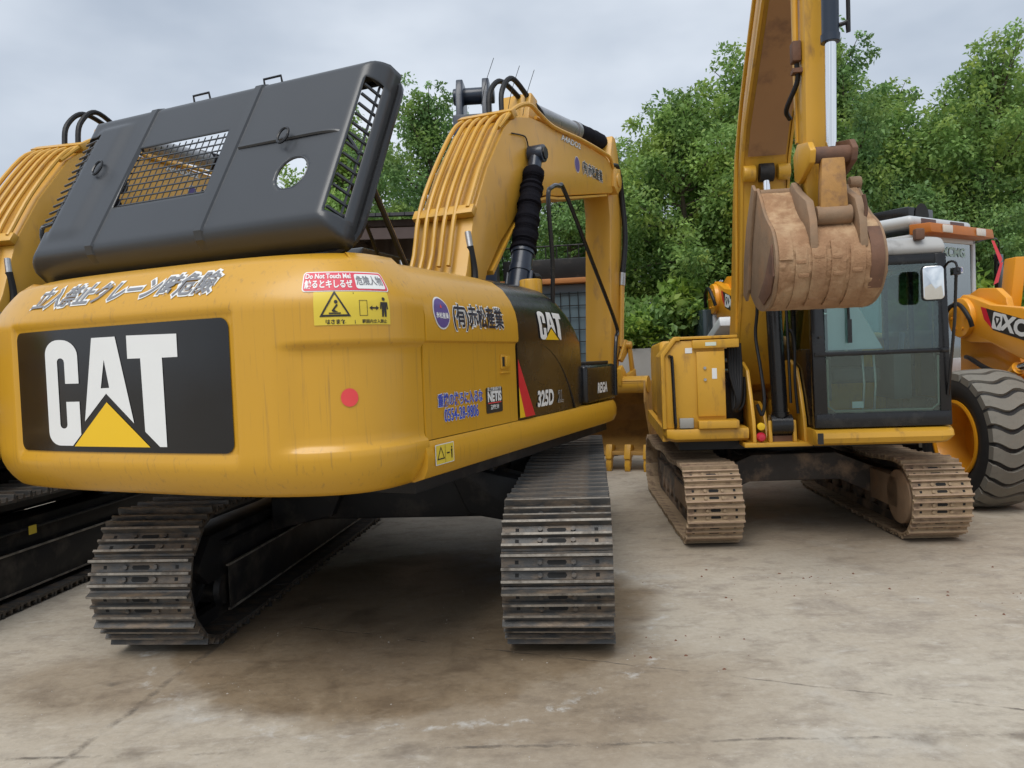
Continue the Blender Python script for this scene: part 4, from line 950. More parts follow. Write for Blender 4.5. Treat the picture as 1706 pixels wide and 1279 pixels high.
    MB().tube(catmull([(sx + .115, 3.12, 3.82), (sx + .11, 3.10, 3.7), (sx + .16, 2.98, 3.55), (sx + .12, 2.9, 3.5)], 5), .018, 8).build('hose', HOSE, stick)
    c0, c1, c2 = Vector((sx - .02, 3.55, 5.8)), Vector((sx - .025, 3.44, 3.83)), Vector((sx - .03, 3.37, 3.16))
    m = MB().cyl(c0, c1, .055, 20); m.cyl(c1, c1 + Vector((0, 0, .05)), .062, 20)
    cb2 = m.build('bucket_cylinder', CYL, root)
    MB().cyl(c1, c2, .036, 18).build('rod', CHROME, cb2)
    MB().tube(catmull([c1 + Vector((-.05, .02, .10)), c1 + Vector((-.10, .02, .12)), c1 + Vector((-.115, .01, .20)), c0 + Vector((-.09, 0, 0))], 4), .014, 8).build('cylinder_pipe', DRK, cb2)
    MB().cyl((sx - .19, 3.37, 3.11), (sx + .11, 3.37, 3.11), .055, 20).build('cross_pin', RUST, root, bevel=.008)
    for s in (-1, 1):
        MB().prism([(3.0, 3.02), (3.10, 2.98), (3.42, 3.05), (3.45, 3.13), (3.38, 3.20), (3.1, 3.26), (2.98, 3.2)], sx - .03 + s * .135 - .02, sx - .03 + s * .135 + .02, 'x').build('side_link', YEL3 if s > 0 else RUST, root, bevel=.008)
    MB().prism([(sx - .105, 3.08), (sx + .045, 3.08), (sx + .062, 2.72), (sx - .122, 2.72)], 3.34, 3.42, 'y').build('bucket_link', simple('scuffed_link_paint', (.40, .21, .06), .6, var=.3, scale=7, dirt=(.13, .07, .05), dirt_amt=.42, dirt_scale=6, bump=.3), root, bevel=.012)
    MB().cyl((sx - .145, 3.38, 2.70), (sx + .085, 3.38, 2.70), .065, 20).build('bucket_pin', MUDP, root, bevel=.008)
    # bucket, its back to the viewer
    bc, hw = .330, .335
    shell = [(2.98, 2.96), (3.06, 2.89), (3.14, 2.80), (3.25, 2.715), (3.39, 2.63), (3.48, 2.52), (3.515, 2.40), (3.48, 2.28), (3.38, 2.17), (3.22, 2.105), (3.02, 2.09), (2.80, 2.13), (2.60, 2.23)]
    sh2 = [(p.y, p.z) for p in catmull([(0, y, z) for y, z in shell], 4)]
    rnd = random.Random(3)
    def back(u, v):
        k = v * (len(sh2) - 1); i = min(int(k), len(sh2) - 2); t = k - i
        y = sh2[i][0] * (1 - t) + sh2[i + 1][0] * t; z = sh2[i][1] * (1 - t) + sh2[i + 1][1] * t
        return Vector((bc - hw + 2 * hw * u, y, z))
    m = MB(); m.grid(back, 90, 110)
    bk = m.build('bucket', MUDB, root, ang=60)
    bm = bmesh.new(); bm.from_mesh(bk.data)
    for v in bm.verts:     # caked clay: uneven
        r_ = mnoise.fractal(v.co * 9, .8, 2.1, 4) * .010 + max(0, mnoise.noise(v.co * 26)) * .012 + mnoise.noise(v.co * 60) * .003
        v.co.y += r_; v.co.z -= r_ * .4
    bmesh.ops.solidify(bm, geom=bm.faces[:], thickness=.02); bmesh.ops.recalc_face_normals(bm, faces=bm.faces); bm.to_mesh(bk.data); bm.free()
    for s in (-1, 1):
        xx = bc + s * hw
        MB().prism(sh2 + [(2.52, 2.30), (2.66, 2.66), (2.86, 3.0), (2.94, 3.0)], xx, xx + s * .022, 'x').build('side_plate', MUDP, bk, bevel=.004)
        MB().prism([(2.97, 2.98), (2.74, 2.62), (2.62, 2.28), (2.50, 2.20), (2.40, 2.26), (2.46, 2.50), (2.62, 2.78), (2.88, 3.04)], xx + s * .022, xx + s * .045, 'x').build('side_cutter', MUDP, bk, bevel=.005)
        MB().prism([(3.44, 2.52), (3.47, 2.30), (3.36, 2.19), (3.12, 2.13), (2.95, 2.2), (3.2, 2.32)], xx + s * .023, xx + s * .034, 'x').build('wear_plate', RUST if s > 0 else MUDP, bk, bevel=.003)
    for x0, x1, v0, v1 in ((-.335, -.250, .36, .64), (.245, .335, .34, .50), (-.215, -.120, .44, .74), (-.09, .0, .42, .74), (.035, .125, .45, .74), (.155, .23, .44, .76)):
        m = MB(); n = 16
        for j in range(n + 1):
            p = back(0, v0 + (v1 - v0) * j / n); p2 = back(0, min(1, v0 + (v1 - v0) * j / n + .01)); t_ = (p2 - p).normalized(); nn = Vector((0, -t_.z, t_.y)); nn = nn if nn.dot(p - Vector((0, 3.05, 2.45))) > 0 else -nn
            q = p + nn * .011
            m.v += [(bc + x0, q.y, q.z), (bc + x1, q.y, q.z), (bc + x1, p.y, p.z), (bc + x0, p.y, p.z)]
        for j in range(n):
            a = 4 * j; m.f += [(a, a + 1, a + 5, a + 4), (a + 1, a + 2, a + 6, a + 5), (a + 3, a, a + 4, a + 7)]; m.mi += [0, 0, 0]
        m.f += [(0, 1, 2, 3), (4 * n, 4 * n + 1, 4 * n + 2, 4 * n + 3)]; m.mi += [0, 0]
        m.build('wear_strip', RUST if abs(x0) > .26 else MUDB, bk)
    for x0 in (-.165, -.045, .08, .19):
        for v in (.50, .56, .62, .68):
            if rnd.random() < .35: continue
            p = back(0, v + rnd.uniform(-.012, .012)); nn = (p - Vector((p.x, 3.10, 2.42))).normalized(); q = p + nn * .004
            MB().box((-.030 - .01 * rnd.random(), -.012, -.012), (.030, .016, .012)).build('wear_block', MUDB, bk, bevel=.005, mw=Matrix.Translation((bc + x0 + rnd.uniform(-.012, .012), q.y, q.z)) @ Matrix.Rotation(math.atan2(nn.z, nn.y) - pi / 2, 4, 'X'))
    for x in (sx - .185, sx + .13):
        MB().prism([(2.96, 2.60), (2.92, 2.80), (2.95, 2.97), (3.03, 3.01), (3.16, 2.92), (3.42, 2.80), (3.50, 2.66), (3.515, 2.46), (3.36, 2.60), (3.12, 2.78)], x - .027, x + .027, 'x').build('bucket_lug', MUDP, bk, bevel=.012)
    MB().cyl((bc - hw - .035, 2.97, 2.99), (bc - hw + .05, 2.97, 2.99), .045, 14).build('corner_boss', MUDP, bk, bevel=.01)
    MB().tube([(bc - hw, 2.96, 2.95), (bc + hw, 2.96, 2.95)], .034, 12).build('top_bar', MUDP, bk)
    MB().tube(catmull([(sx - .185, 3.52, 2.80), (sx - .205, 3.50, 2.70), (sx - .19, 3.47, 2.60)], 4), .012, 6).build('grease_guard', RUST, bk)
    for x in (-.30, -.15, 0, .15, .30):
        MB().prism([(2.66, 2.22), (2.60, 2.27), (2.42, 2.34), (2.38, 2.32), (2.6, 2.19)], bc + x - .03, bc + x + .03, 'x').build('tooth', MUDP, bk, bevel=.005)
    # ---- cab
    cx0, cx1, cy0, cz0 = -.005, -1.165, .15, 1.085
    cab = MB()
    fy = lambda z: 1.70 - .035 * max(0, z - 1.75) - .10 * max(0, z - 2.3)
    def post(x0, x1, z0, z1, w=.10):
        cab.prism([(fy(z0), z0), (fy(z0) - w, z0), (fy(z1) - w, z1), (fy(z1), z1)], x0, x1, 'x')
    post(cx0, cx0 - .115, cz0, 2.60); post(cx1, cx1 + .095, cz0, 2.60, .12)
    cab.box((cx1 + .01, 1.60, cz0), (cx0 - .01, 1.705, 1.215))
    cab.box((cx1 + .01, 1.62, 1.725), (cx0 - .01, 1.692, 1.765))
    cab.box((cx1 + .01, 1.50, 2.50), (cx0 - .01, 1.635, 2.60))
    for x0, x1 in ((cx0 - .05, cx0), (cx1, cx1 + .05)):
        cab.box((x0, cy0, cz0), (x1, 1.62, 1.80)) if x0 > -.5 else cab.box((x0, cy0, cz0), (x1, 1.62, 1.30))
        cab.box((x0, cy0, cz0), (x1, cy0 + .10, 2.60)); cab.box((x0, cy0, 2.52), (x1, 1.56, 2.60)); cab.box((x0, .85, cz0), (x1, .93, 2.60))
    cab.box((cx1, cy0, cz0), (cx0, cy0 + .05, 1.80)); cab.box((cx1, cy0, cz0), (cx0, 1.65, cz0 + .03))
    cabo = cab.build('cab', BLK, root, bevel=.012)
    MB().prism([(cy0 - .02, 2.585), (1.60, 2.585), (1.665, 2.64), (1.60, 2.74), (1.40, 2.775), (.3, 2.775), (cy0 - .02, 2.72)], cx1 - .0, cx0 + .0, 'x').build('cab_roof', ROOFM, cabo, bevel=.05, seg=3)
    MB().box((cx1 + .09, 1.665, 1.76), (cx0 - .11, 1.672, 2.51)).build('upper_windscreen', GLASS, cabo)
    MB().box((cx1 + .09, 1.672, 1.21), (cx0 - .11, 1.679, 1.73)).build('lower_windscreen', GLASS, cabo)
    MB().box((cx0 - .03, cy0 + .1, 1.79), (cx0 - .022, 1.60, 2.53)).build('side_window', GLASS, cabo)
    MB().box((cx1 + .022, cy0 + .1, 1.29), (cx1 + .03, 1.60, 2.53)).build('side_window', GLASS, cabo)
    MB().box((cx1 + .05, cy0 + .02, 1.80), (cx0 - .05, cy0 + .028, 2.53)).build('rear_window', GLASS, cabo)
    seat = MB().box((-.80, .55, 1.45), (-.32, 1.05, 1.60)); seat.box((-.78, .45, 1.58), (-.34, .60, 2.15)); seat.box((-.70, .46, 2.16), (-.42, .56, 2.34))
    seat.build('seat', SEAT, cabo, bevel=.04, seg=3)
    cons = MB().box((-1.0, .75, 1.30), (-.84, 1.25, 1.72)); cons.box((-.28, .75, 1.30), (-.12, 1.25, 1.72)); cons.tube([(-.92, 1.2, 1.7), (-.92, 1.26, 1.92)], .025, 8); cons.tube([(-.2, 1.2, 1.7), (-.2, 1.26, 1.92)], .025, 8)
    cons.build('control_console', SEAT, cabo, bevel=.01)
    MB().prism([(-.15, 1.78), (-.15, 2.42), (-.28, 2.42), (-.62, 1.78)], 1.625, 1.632, 'y').build('windscreen_reflection', simple('sky_reflection_grey', (.55, .56, .58), .5, var=.05), cabo)  # added pale panel behind the glass, painting in the sky's reflection on the windscreen
    for x in (-.62, -.52): MB().tube([(x, 1.35, 1.15), (x, 1.42, 1.45), (x, 1.38, 1.72)], .012, 8).build('travel_lever', STEEL, cabo)
    MB().box((-1.08, .25, 1.118), (-.08, 1.58, 1.135)).build('floor_mat', simple('dusty_floor_mat', (.16, .145, .125), .9, var=.3, scale=8), cabo)
    MB().box((-1.06, 1.30, 1.135), (-.12, 1.56, 1.22)).build('dash_panel', SEAT, cabo, bevel=.02)
    MB().tube([(-.13, 1.668, 1.70), (-.13, 1.668, 1.28), (-.19, 1.668, 1.232), (-1.01, 1.668, 1.232), (-1.065, 1.668, 1.28), (-1.065, 1.668, 1.70)], .009, 6).build('window_seal', simple('pale_window_seal', (.22, .27, .22), .6), cabo)
    MB().tube([(-.45, 1.12, 1.72), (-.45, 1.22, 1.98)], .014, 8).build('joystick', STEEL, cabo)
    MB().box((-.72, 1.30, 1.12), (-.66, 1.34, 1.20)).build('paper_note', WHT, cabo)
    MB().box((-.50, 1.45, 1.24), (-.40, 1.452, 1.30)).build('paper_note', WHT, cabo)
    MB().tube(catmull([(-.30, 1.70, 2.46), (-.31, 1.70, 2.2), (-.315, 1.705, 1.88)], 4), .013, 6).build('wiper', BLK, cabo)
    MB().box((-.335, 1.70, 1.84), (-.30, 1.715, 2.05)).build('wiper_blade', BLK, cabo)
    for sx_ in (.05,):
        MB().box((-.075, 1.70, 1.89), (-.055, 1.712, 1.91)).build('bolt_cap', DRK, cabo)
    # lamp on the roof edge, mirror with arms
    MB().box((-.98, 1.60, 2.72), (-.90, 1.68, 2.82)).build('work_lamp', RUST, cabo, bevel=.015)
    m = MB(); m.tube(catmull([(-1.13, 1.66, 2.46), (-1.12, 1.80, 2.50), (-1.12, 1.92, 2.48), (-1.12, 1.96, 2.40)], 4), .011, 6); m.tube([(-1.13, 1.70, 1.35), (-1.155, 1.80, 2.0), (-1.15, 1.86, 2.42)], .013, 6); m.box((-1.17, 1.84, 2.38), (-1.11, 1.90, 2.44))
    m.build('mirror_arm', BLK, cabo)
    mir = MB().prism(rrect(.165, .285, .035), 0, .03, 'y')
    MM = Matrix.Translation((-.93, 1.93, 2.315)) @ Matrix.Rotation(radians(-9), 4, 'Z') @ Matrix.Rotation(radians(3), 4, 'X')
    mo = mir.build('mirror', MIRR, cabo, bevel=.008, mw=MM)
    MB().prism(rrect(.18, .30, .04), -.012, -.002, 'y').build('mirror_shell', BLK, cabo, mw=MM)
    # yellow skirt under the cab
    sp = [(1.30, .925), (1.68, .93), (1.745, .955), (1.765, 1.0), (1.75, 1.045), (1.70, 1.072), (1.30, 1.075)]
    m = MB(); kk = len(sp); xs = [.012, 0, -1.05, -1.12, -1.17, -1.19]; ins = [.04, 0, 0, .012, .05, .12]
    m.add([(x, y - (i if y > 1.4 else 0), z + (i * .7 if z < .97 else 0)) for x, i in zip(xs, ins) for y, z in sp],
          [(a * kk + j, a * kk + (j + 1) % kk, (a + 1) * kk + (j + 1) % kk, (a + 1) * kk + j) for a in range(5) for j in range(kk)] + [tuple(range(kk)), tuple(range(5 * kk, 6 * kk))])
    m.box((-1.19, -.1, .93), (-1.10, 1.32, 1.07))
    m.build('cab_skirt', YEL3, root, ang=40)
    decal('skirt_sticker', poly2d([rrect(.05, .10, .004)]), STK_B, root, plane_map((-.03, 1.766, 1.0), (-1, 0, 0), (0, 0, 1), (0, 1, 0)), .002)
    return root
EX2 = small_excavator()

# ------------------------------------------------------------------ wheel loaders
def wheel_meshes():
    R, w = .76, .58
    tyre = MB().lathe([(.40, -.22), (.44, -.27), (.55, -.295), (.66, -.285), (.715, -.25), (.725, -.20), (.73, 0), (.725, .20), (.715, .25), (.66, .285), (.55, .295), (.44, .27), (.40, .22)], (0, 0, 0), (1, 0, 0), 64).mesh('tyre', RUB, ang=50)
    rim = MB().lathe([(.415, .255), (.43, .27), (.43, .285), (.40, .29), (.37, .27), (.36, .24), (.33, .10), (.30, -.02), (.12, -.04), (.12, .02), (0, .02)], (0, 0, 0), (1, 0, 0), 48).mesh('rim', ORA, ang=30)
    n = 24; da = 2 * pi / n
    lug = MB(); k = 14
    for i in range(k + 1):
        x = -w / 2 + w * i / k
        off = da * .20 * cos(3 * pi * i / k) ; half = da * .41
        edge = abs(2 * i / k - 1)
        r1 = R - .035 * edge ** 3; r0 = .70 - (.05 if i in (0, k) else 0)
        for a, r in ((off - half, r0), (off - half * .86, r1), (off + half * .86, r1), (off + half, r0)): lug.v.append((x, r * sin(a), r * cos(a)))
    for i in range(k):
        for j in range(3): lug.f.append((4 * i + j, 4 * i + j + 1, 4 * i + 5 + j, 4 * i + 4 + j)); lug.mi.append(0)
    lug.f += [(0, 1, 2, 3), (4 * k, 4 * k + 1, 4 * k + 2, 4 * k + 3)]; lug.mi += [0, 0]
    return tyre, rim, lug.mesh('tread_lug', TREAD, smooth=False), n
TYRE, RIM, LUG, NLUG = wheel_meshes()
def add_wheel(root, M, flip, lugs=True):
    wo = obj('wheel', TYRE, root, M)
    obj('rim', RIM, wo, Matrix.Rotation(pi, 4, 'Z') if flip else Matrix.Identity(4))
    if lugs:
        for k in range(NLUG): obj('tread_lug', LUG, wo, Matrix.Rotation(2 * pi * k / NLUG, 4, 'X'))
    return wo
def loader(label, loc, rz, phi, detail=True):
    root = thing('wheel_loader', label, 'loader', loc, rz)
    for s in (-1, 1): add_wheel(root, Matrix.Translation((s * 1.03, 0, .745)) @ Matrix.Rotation(.1, 4, 'X'), s < 0, True)
    fr = MB().box((-.42, -1.25, .55), (.42, .55, 1.35)); fr.cyl((-.75, 0, .745), (.75, 0, .745), .17, 18)
    fro = fr.build('front_frame', ORA, root, bevel=.03)
    for s in (-1, 1):
        t = MB().prism([(-1.30, 1.3), (-1.28, 2.15), (-1.12, 2.38), (-.90, 2.45), (-.55, 2.42), (-.38, 2.30), (-.30, 2.05), (-.05, 1.3)], s * .38, s * .46, 'x').build('tower_plate', ORA, root, bevel=.015)
        MB().cyl((s * .46, -.86, 2.10), (s * .72, -.86, 2.10), .24, 28).build('pivot_boss', ORA, t, bevel=.02)
        arm = MB().prism([(-1.16, 2.06), (-1.10, 2.26), (-.88, 2.38), (-.60, 2.30), (-.35, 2.22), (.2, 2.15), (.95, 1.85), (1.75, .95), (2.05, .42), (1.85, .32), (1.35, .95), (.75, 1.42), (.1, 1.62), (-.35, 1.78), (-.75, 1.80), (-1.05, 1.88)], s * .55, s * .66, 'x').build('lift_arm', ORA, root, bevel=.018)
        if s > 0:
            mp_ = plane_map((.66, 0, 0), (0, 1, 0), (0, 0, 1), (1, 0, 0))
            decal('arm_plate', poly2d([[(-.42, 2.185), (.85, 1.87), (.78, 1.66), (-.30, 1.93)]]), STK_B, arm, mp_, .003)
            decal('arm_plate_corner', poly2d([[(-.52, 2.21), (-.42, 2.185), (-.30, 1.93), (-.46, 2.06)]]), STK_RED, arm, mp_, .003)
            tm = plane_map((.66, .18, 1.925), (0, 1, -.235), (0, .235, 1), (1, 0, 0))
            for body, u in (('XCMG', .20),):
                decal('arm_lettering', text2d(body, .235, .012, .05, 1.25), WHT, arm, plane_map((.66, .28, 1.905), (0, 1, -.235), (0, .235, 1), (1, 0, 0)), .006)
            lm = plane_map((.66, -.215, 2.025), (0, 1, -.235), (0, .235, 1), (1, 0, 0))
            decal('arm_logo', poly2d([rrect(.17, .19, .02), [(-.045, .055), (.045, .055), (.06, .015), (0, -.075), (-.06, .015)], [(-.03, .035), (.03, .035), (0, -.03)]]), WHT, arm, lm, .006)
            for k in range(6):
                a = k * pi / 3; MB().cyl((.72, -.86 + .15 * cos(a), 2.10 + .15 * sin(a)), (.735, -.86 + .15 * cos(a), 2.10 + .15 * sin(a)), .018, 6).build('bolt', ORA, t)
        cy = MB().cyl((s * .50, -.55, 1.15), (s * .60, .05, 1.50), .075, 16); cy.build('lift_cylinder', ORA, root)
        MB().cyl((s * .60, .05, 1.50), (s * .60, .55, 1.62), .045, 14).build('cylinder_rod', CHROME, root)
    MB().tube(catmull([(.74, -1.15, 2.0), (.78, -1.0, 2.2), (.79, -.75, 2.26), (.77, -.58, 2.10), (.74, -.56, 1.98)], 6), .026, 8).build('hose', HOSE, root)
    MB().tube(catmull([(.50, -1.1, 1.62), (.62, -.8, 1.60), (.64, -.5, 1.5), (.62, -.2, 1.42)], 6), .028, 8).build('hose', HOSE, root)
    # tilt link standing up in the middle, rocker and tilt cylinder
    MB().prism([(-1.25, 1.5), (-1.05, 1.5), (-.78, 2.80), (-1.0, 2.80)], -.07, .07, 'x').build('rocker', ORA, root, bevel=.015)
    MB().cyl((0, -.80, 1.9), (0, .3, 1.75), .07, 14).build('tilt_cylinder', ORA, root)
    MB().cyl((.18, .35, 2.12), (.30, .35, 2.12), .10, 18).build('headlamp', GREYW, root, bevel=.02)
    bkp = [(2.0, .25), (2.9, .05), (3.0, .08), (2.35, .35), (2.15, .7), (2.2, 1.1), (2.6, 1.35), (2.55, 1.42), (2.1, 1.2), (1.98, .7)]
    MB().prism(bkp, -1.4, 1.4, 'x').build('bucket', ORA, root, bevel=.01)
    # rear half turned about the centre joint
    J = Matrix.Translation((0, -1.3, 0)) @ Matrix.Rotation(phi, 4, 'Z') @ Matrix.Translation((0, 1.3, 0))
    for s in (-1, 1): add_wheel(root, J @ Matrix.Translation((s * 1.03, -3.1, .745)), s < 0, detail)
    MB().box((-.5, -4.6, .6), (.5, -1.45, 1.25)).build('rear_frame', ORA, root, bevel=.03, mw=J)
    hd = MB().prism([(-5.0, 1.2), (-5.0, 2.0), (-4.8, 2.2), (-3.15, 2.3), (-3.15, 1.2)], -.75, .75, 'x').build('engine_hood', ORA, root, bevel=.06, seg=3, mw=J)
    for s in (-1, 1): MB().prism([(-3.9, 1.25), (-3.8, 1.6), (-2.4, 1.62), (-2.1, 1.3), (-2.1, 1.25), (-2.45, 1.55), (-3.75, 1.52)], s * .74, s * 1.3, 'x').build('fender', GREYW, root, mw=J)
    c = MB(); X, y0, y1, z0, z1 = .68, -3.1, -1.75, 1.35, 3.18
    for sx in (-1, 1):
        for yy in (y0, y1 - .07): c.box((sx * X - .04, yy, z0), (sx * X + .04, yy + .07, z1))
        c.box((sx * X - .03, y0, z0), (sx * X + .03, y1, z0 + .45)) if sx > 0 else c.box((sx * X - .03, y0, z0), (sx * X + .03, y1, z0 + .1))
    c.box((-X, y0, z0), (X, y0 + .05, z0 + .6)); c.box((-X, y1 - .05, z0), (X, y1, z0 + .25)); c.box((-X - .03, y0 - .02, z1 - .08), (X + .03, y1 + .0, z1)); c.box((-X, y0, z0 - .1), (X, y1, z0))
    co = c.build('cab', GREYW, root, bevel=.015, mw=J @ Matrix.Translation((.24, 0, 0)))
    MB().box((-X + .04, y1 - .03, z0 + .25), (X - .04, y1 - .022, z1 - .08)).build('windscreen', GLASS2, co)
    MB().box((-X + .04, y0 + .02, z0 + .6), (X - .04, y0 + .028, z1 - .08)).build('rear_window', GLASS, co)
    for sx in (-1, 1): MB().box((sx * X - .004, y0 + .07, z0 + (.45 if sx > 0 else .1)), (sx * X + .004, y1 - .07, z1 - .08)).build('side_window', GLASS, co)
    MB().box((-X - .06, y0 - .06, z1 + .10), (X + .06, y1 - .05, z1 + .24)).build('cab_roof', GREYW, co, bevel=.06, seg=3)
    for x in (-.35, .35): MB().box((x - .17, y1 - .055, z1 + .12), (x + .17, y1 - .04, z1 + .21)).build('roof_vent', simple('vent_brown', (.10, .055, .05), .6), co, bevel=.01)
    MB().prism([(y1 - .06, z1 - .02), (y1 + .22, z1 - .02), (y1 + .20, z1 + .10), (y1 - .06, z1 + .11)], -X - .08, X + .10, 'x').build('roof_visor', simple('visor_orange', (.42, .13, .015), .5), co, bevel=.01)
    for x in (-.40, .42): MB().box((x - .11, y1 + .215, z1 - .01), (x + .11, y1 + .235, z1 + .085)).build('roof_lamp', simple('lamp_lens_cream', (.62, .57, .50), .3), co, bevel=.008)
    MB().box((-.15, -2.6, z1 + .24), (.45, -2.0, z1 + .40)).build('roof_cooler', BLK, co, bevel=.02)
    MB().cyl((.15, -1.99, z1 + .30), (.15, -1.985, z1 + .30), .16, 22).build('cooler_grille', HOLE, co)
    decal('windscreen_letters', text2d('XCMG', .16, .006, 0, 1.2), simple('windscreen_letter', (.35, .5, .46), .5), co, plane_map((-.20, y1 - .02, z1 - .20), (-1, 0, 0), (0, 0, 1), (0, 1, 0)), .004)
    decal('windscreen_sticker', poly2d([rrect(.10, .08, .006)]), WHT, co, plane_map((-.36, y1 - .02, z1 - .42), (-1, 0, 0), (0, 0, 1), (0, 1, 0)), .004)
    decal('windscreen_number', text2d('35', .07, .002), STK_BLUE, co, plane_map((-.36, y1 - .02, z1 - .42), (-1, 0, 0), (0, 0, 1), (0, 1, 0)), .006)
    MB().tube(catmull([(-X - .02, y1, z1 - .05), (-X - .35, y1 + .05, z1 + .02), (-X - .55, y1 + .05, z1 - .02), (-X - .58, y1 + .05, z1 - .3)], 5), .010, 6).build('mirror_arm', BLK, co)
    MB().tube([(-X - .05, y1, z1 - .86), (-X - .56, y1 + .05, z1 - .80)], .010, 6).build('mirror_arm', BLK, co)
    MB().box((-X - .64, y1 + .02, z1 - .68), (-X - .46, y1 + .08, z1 - .18)).build('mirror', BLK, co, bevel=.025)
    m = MB(); m.add([(-X - .25, y1 + .10, z1 - .02), (-X - .33, y1 + .10, z1 - .02), (-X - .52, y1 + .11, z1 - .26), (-X - .46, y1 + .11, z1 - .34)], [(0, 1, 2, 3)]); m.add([(-X - .46, y1 + .11, z1 - .32), (-X - .54, y1 + .11, z1 - .30), (-X - .42, y1 + .10, z1 - .58), (-X - .28, y1 + .10, z1 - .62)], [(0, 1, 2, 3)])
    rb = m.build('ribbon', REDRIB, co); 
    MB().tube([(-X - .14, y1 - .1, 1.5), (-X - .14, y1 - .1, 2.3), (-X - .02, y1 - .1, 2.35)], .014, 6).build('grab_rail', GREYW, co)
    MB().box((-.3, -2.9, z0), (.3, -2.4, z0 + .55)).build('seat', SEAT, co, bevel=.05)
    return root
LA = loader('orange wheel loader with a lettered lift arm and dusty chevron tyre behind the muddy-tracked excavator', (6.15, 8.45, 0), radians(180), radians(33))
LB = add_wheel(None, Matrix.Translation((7.25, 11.1, .745)), False)
LB.name = 'spare_wheel'; tag(LB, 'spare loader wheel with dusty chevron tread standing behind the lettered orange arm', 'wheel')
LC = copy_tree(LA, None, skip=('cab', 'engine_hood')); LC.location = (5.55, 16.0, 0); LC.scale = (1.42, 1.42, 1.42)
MB().box((.70, -1.55, .95), (.86, -.9, 1.95)).build('cab', simple('loader_cab_glass_dark', (.03, .045, .05), .15), LC, bevel=.03)
MB().box((.62, -.95, .95), (.70, -.85, 2.0)).build('cab_post', GREYW, LC, bevel=.01)
MB().prism([(-.2, 1.42), (.75, 1.75), (.80, 1.62), (-.2, 1.3)], .35, 1.05, 'x').build('fender', GREYW, LC, bevel=.02)
tag(LC, 'distant orange wheel loader seen past the raised yellow boom, by the trees')

# ------------------------------------------------------------------ wall, embankment, shed, things behind
w_ = thing('retaining_wall', 'low grey concrete retaining wall below the trees', 'wall', (0, 17.6, 0))
pm = MB().box((.006, 0, 0), (2.494, .4, 1.95)).mesh('wall_panel', WALLM, bevel=.01)
for i in range(20): obj('wall_panel', pm, w_, Matrix.Translation((-16 + 2.5 * i, 0, 0)))
def bank(u, v):
    x = -40 + 90 * u; y = 17.95 + 40 * v
    return Vector((x, y, 1.85 + 1.6 * smooth01(v * 4) + .25 * sin(x * .9 + y) * smooth01(v * 6)))
e_ = MB().grid(bank, 60, 24).build('embankment', EARTH); tag(e_, kind='structure')

def shed():
    r = thing('open_shed', 'dark open-fronted shed with a sloping sheet roof and brown tarpaulin curtain', 'shed', (-3.0, 13.6, 0), radians(-14))
    for x in (-3.2, -1.2, .6, 1.75):
        for y in (-.1, 2.6): MB().box((x - .06, y - .06, 0), (x + .06, y + .06, 3.9)).build('post', SHEDM, r)
    for k in range(24):       # roof sheets
        x0 = -3.6 + .25 * k
        MB().prism([(-.8, 4.28), (3.0, 4.95), (3.0, 5.0), (-.8, 4.33)], x0 + .008, x0 + .245, 'x').build('roof_sheet', SHEDR, r, mw=Matrix.Rotation(radians(3), 4, 'Y'))
    for y, z in ((-.6, 4.14), (.5, 4.34), (1.6, 4.53), (2.7, 4.72)): MB().box((-3.6, y - .04, z), (2.35, y + .04, z + .10)).build('purlin', SHEDM, r, mw=Matrix.Rotation(radians(3), 4, 'Y'))
    for x in (-3.2, -1.2, .6, 1.75):
        t = MB(); t.tube([(x, -.5, 3.92), (x, 2.8, 3.92)], .035, 6); t.tube([(x, -.1, 3.9), (x, 1.2, 4.45)], .03, 6); t.tube([(x, 1.2, 4.45), (x, 2.6, 3.95)], .03, 6); t.build('roof_truss', SHEDM, r)
    MB().box((-3.6, -.72, 3.92), (2.3, -.66, 4.10)).build('fascia', simple('fascia_dark', (.09, .065, .06), .8), r, mw=Matrix.Rotation(radians(3), 4, 'Y'))
    cu = MB(); cu.grid(lambda u, v: Vector((-3.4 + 5.1 * u, .2 + .07 * sin(u * 70) + .04 * sin(u * 31), .1 + 4.15 * v)), 160, 1); cu.build('tarpaulin', CURT, r)
    MB().box((-3.4, 2.55, 0), (2.2, 2.6, 4.6)).build('back_wall', SHEDM, r)
    return r
shed()

# guarded cab of another machine far behind the boom
r = thing('guarded_cab', 'blue-grey machine cab with a wire window guard and orange roof edge behind the big stick', 'machine cab', (.78, 14.6, 0), radians(-8))
MB().box((-1.2, -.6, 0), (1.2, 1.2, .95)).build('chassis', DRK, r, bevel=.03)
MB().box((-.85, -.5, .95), (.85, .9, 3.15)).build('cab_shell', simple('cab_blue_grey', (.16, .20, .24), .4), r, bevel=.05)
MB().box((-.72, -.515, 1.6), (.72, -.503, 3.0)).build('windscreen', simple('dusky_glass', (.12, .17, .20), .1), r)
for k in range(10): MB().tube([(-.72 + .16 * k, -.54, 1.6), (-.72 + .16 * k, -.54, 3.0)], .008, 5).build('guard_wire', HOLE, r)
for k in range(7): MB().tube([(-.74, -.55, 1.65 + .22 * k), (.74, -.55, 1.65 + .22 * k)], .008, 5).build('guard_wire', HOLE, r)
MB().box((-.95, -.70, 3.15), (.95, .95, 3.24)).build('roof_edge', simple('dull_orange', (.42, .17, .05), .6), r, bevel=.01)
MB().box((-.80, -.5, 3.24), (.80, .8, 3.62)).build('roof_box', DRK, r, bevel=.02)
for k in range(9): MB().tube([(-.8 + .2 * k, -.5, 3.62), (-.8 + .2 * k, -.5, 3.86)], .012, 5).build('roof_rail', DRK, r)
MB().tube([(-.82, -.5, 3.85), (.82, -.5, 3.85)], .014, 5).build('roof_rail', DRK, r)

